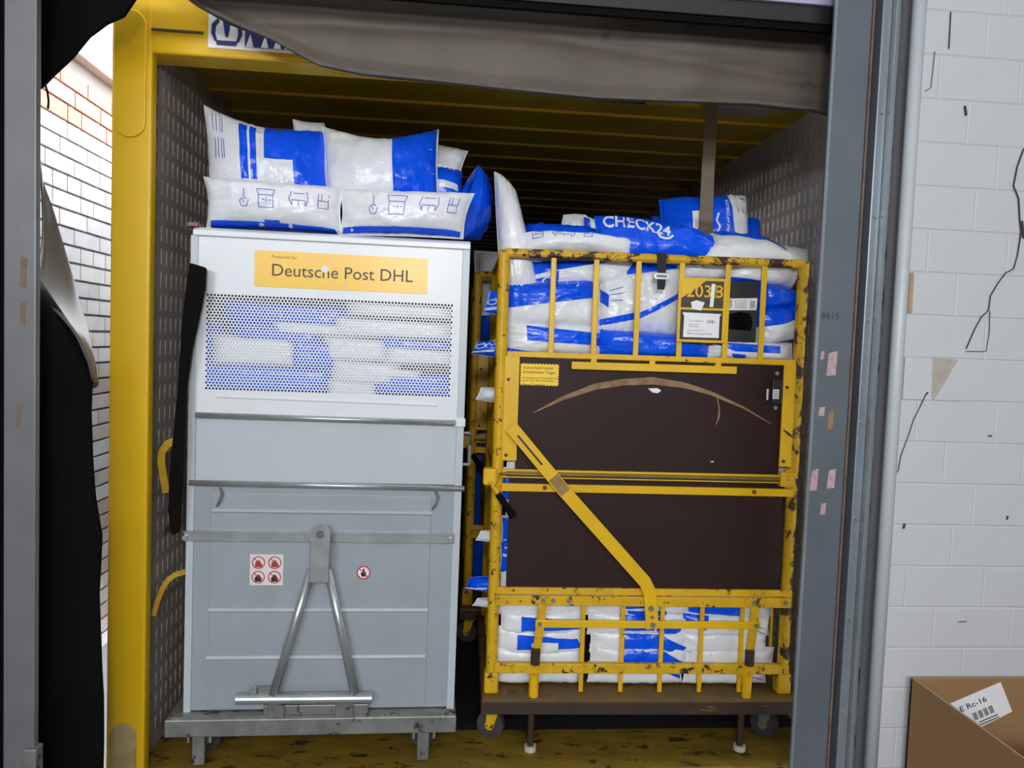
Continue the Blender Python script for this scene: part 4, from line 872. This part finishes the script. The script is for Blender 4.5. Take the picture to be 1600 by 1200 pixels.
# black padded mat hanging on the left wall in front of the grey cart's edge
pts = [(296,410),(322,418),(320,450),(310,500),(300,545),(292,600),(290,640),(288,700),(284,770),(280,832),(268,838),(262,800),(264,740),(270,680),(276,620),(280,560),(284,500),(290,450)]
q = [P(WF, a, c, -.03) for a, c in pts]
ctr = q[0].copy()
o = MB().prism([p_-ctr for p_ in q], (-.004,.028,0)).build('rubber_mat', RUB, bevel=.006); o.location = ctr
tag(o, 'long black rubber mat hanging between slotted wall and grey cart', 'mat')
YS = mat('yellow_lashing_webbing', (176, 140, 24), .7, var=.25, vscale=20)
def lash(px_pts, y, wd, lab):
    q = [P(WF, a, c, y) for a, c in px_pts]; ctr = q[0].copy(); mb = MB()
    vs = []
    for i, p_ in enumerate(q):
        t_ = (q[min(i+1,len(q)-1)]-q[max(i-1,0)]).normalized(); n_ = V((-t_.z,.35*(-1)**i*0+.3,t_.x)).normalized()*wd/2
        vs += [p_-ctr+n_, p_-ctr-n_]
    mb.add(vs, [(2*i,2*i+1,2*i+3,2*i+2) for i in range(len(q)-1)]); o = mb.build('lashing_strap', YS, solid=.004); o.location = ctr; tag(o, lab, 'strap', 'yellow lashing straps')
lash([(260,770),(256,748),(252,722),(253,706),(262,694),(276,688),(290,686)], .07, .028, 'upper twisted yellow lashing strap hooked on the left slotted wall')
lash([(240,962),(246,940),(254,920),(263,906),(274,898),(290,893)], .06, .018, 'lower yellow lashing strap curving to the grey cart post')

# dock shelter: top curtain
low = [(-.95,2.60),(-.86,2.50)]
lowpx = [(303,6),(372,41),(425,62),(469,87),(500,103),(565,116),(675,127),(800,141),(931,154),(1060,159),(1119,161),(1175,163),(1240,170),(1269,172),(1299,180),(1322,184)]
lp = [V((-.90, -.2, 2.56)), V((-.83, -.2, 2.50))]+[onY(a, c, -.2) for a, c in lowpx]
def curt(u, v):
    t_ = u*(len(lp)-1); i = min(int(t_), len(lp)-2); p_ = lp[i].lerp(lp[i+1], t_-i)
    top = 2.70; z = p_.z+(top-p_.z)*v
    x = p_.x
    yv = -.20 - .03*v + .012*noise.noise(V((x*3, z*2, 1))) + .006*noise.noise(V((x*9, z*7, 5)))
    ln = z - (2.44 - .09*max(0, (x-.2)) + .05*(x < .2)*(.2-x)*-.6)   # a long crease
    yv += .016*math.exp(-(ln/.018)**2)
    if v < .05: yv += .012
    return V((x, yv, z))
mb = MB().quadgrid(curt, 90, 24); ctr = V((.2,-.2,2.4))
o = mb.build('dock_curtain', CURT, smooth=True, solid=.006, origin=ctr); tag(o, 'sagging grey brown tarpaulin curtain across the top of the dock opening', 'curtain')
o2 = MB().strip([(p_.x, p_.z+.004) for p_ in lp[1:]], .010, -.212, .012).build('hem', mat('grey_curtain_hem', (92, 88, 82), .7, var=.25, vscale=14), o); o2.location = -ctr
# curtain corner at the top left, black colour stands for its shade
cpx = [(40,150),(66,133),(80,118),(112,88),(138,56),(165,36),(192,24),(215,-10),(215,-60),(40,-60)]
q = [onY(a, c, -.27) for a, c in cpx]; ctr = q[1].copy()
o = MB().prism([p_-ctr for p_ in q], (.0,.02,0)).build('shelter_flap', RUB, bevel=.006); o.location = ctr
tag(o, 'shaded shelter curtain corner, painted black, drooping at the top left', 'flap', None)
q = [onY(a, c, -.268) for a, c in ((69,128),(74,142),(76,158),(75,170))]
sm = MB()
for i in range(3): sm.tube(q[i]-ctr, q[i+1]-ctr, .003, 6)
sm.build('loose_thread', RUB, o)
# black rubber side flap with a folded-back upper part
edge = [(63,440),(118,520),(140,573),(145,592),(143,640),(147,720),(151,775),(160,835),(155,925),(159,1010),(162,1085),(160,1200),(160,1240)]
e3 = [onY(a, c, -.24) for a, c in edge]
def flap(u, v):
    t_ = v*(len(e3)-1); i = min(int(t_), len(e3)-2); p_ = e3[i].lerp(e3[i+1], t_-i)
    x0 = -1.16; x = x0+(p_.x-x0)*u
    return V((x, -.30+.06*u**2 + .015*noise.noise(V((x*4, p_.z*2.3, 2))), p_.z))
ctr = V((-1.1,-.27,.0))
o = MB().quadgrid(flap, 14, 60).build('side_flap', RUB, smooth=True, solid=.008, origin=ctr)
tag(o, 'tall black rubber side flap left of the truck with folded upper edge', 'flap')
A = [(62,250),(66,283),(80,320),(95,372),(110,420),(125,480),(135,507),(142,560),(147,607)]
Bp = [(55,430),(58,455),(66,470),(80,481),(97,497),(110,512),(122,530),(138,566),(145,595)]
a3 = [onY(x, y, -.02-.04*i/8) for i, (x, y) in enumerate(A)]; b3 = [onY(x, y, -.28+.03*i/8) for i, (x, y) in enumerate(Bp)]
def fold(u, v):
    t_ = v*(len(a3)-1); i = min(int(t_), len(a3)-2); p_ = b3[i].lerp(b3[i+1], t_-i); q_ = a3[i].lerp(a3[i+1], t_-i)
    r_ = p_.lerp(q_, u); r_.z -= .05*math.sin(math.pi*u)*(1-v); r_.y += .03*math.sin(math.pi*u); return r_
MB().quadgrid(fold, 14, 24).build('folded_top', RUBS, o, smooth=True, solid=.006, origin=(0,0,0)).location = -ctr

# ------------------------------------------------------------------ cardboard box by the wall
bx = tag(empty('cardboard_box', loc=(1.40,-.505,-.02)), 'open brown cardboard box with white label inside, by the block wall', 'box')
H = .57; Wd = .60; Dp = .55; th = .006
def X_(mb, name, m, **k): return mb.build(name, m, bx, **k)
X_(B(0, Wd, -th, 0, .0, H), 'back_panel', CARD); X_(B(0, th, -Dp, 0, .0, H), 'side_panel', CARD); X_(B(Wd-th, Wd, -Dp, 0, .0, H), 'side_panel', CARD)
X_(B(0, Wd, -Dp, -Dp+th, .0, H), 'front_panel', CARD); X_(B(0, Wd, -Dp, 0, 0, th), 'bottom_panel', CARD)
X_(B(-.0005, th+.0005, -Dp, 0, H, H+.0015), 'cut_edge', CARDD); X_(B(th, Wd, -th-.0005, .0005, H, H+.0015), 'cut_edge', CARDD)
lpx = [(1484,1100),(1564,1066),(1582,1112),(1506,1150)]
lq = [onY(a, c, -.513)-V((1.40,-.505,-.02)) for a, c in lpx]
lbl = MB().prism([(p_.x, -th-.0012, p_.z) for p_ in lq], (0,.001,0)).build('paper_label', PAPER, bx)
A0, A1, A3 = V((lq[0].x, lq[0].z)), V((lq[1].x, lq[1].z)), V((lq[3].x, lq[3].z))
def lp_(u, v): p_ = A0+(A1-A0)*u+(A3-A0)*v; return (p_.x, -th-.0018, p_.y)
mb = MB()
for i in range(16):
    if i % 4 != 3: u = .30+.026*i; mb.add([lp_(u,.50), lp_(u+.016,.50), lp_(u+.016,.72), lp_(u,.72)], [(0,1,2,3)])
for v in (.80,.88): mb.add([lp_(.35,v), lp_(.72,v), lp_(.72,v+.03), lp_(.35,v+.03)], [(0,1,2,3)])
mb.build('barcode', BLK, lbl)
vs, fs = text2d('E Rc-16', 1.0, .01); wmax = max(x for x, y in vs)
MB().add([lp_(.12+.52*x/wmax, .34-.22*y) for x, y in vs], fs).build('lettering', NAVY, lbl)
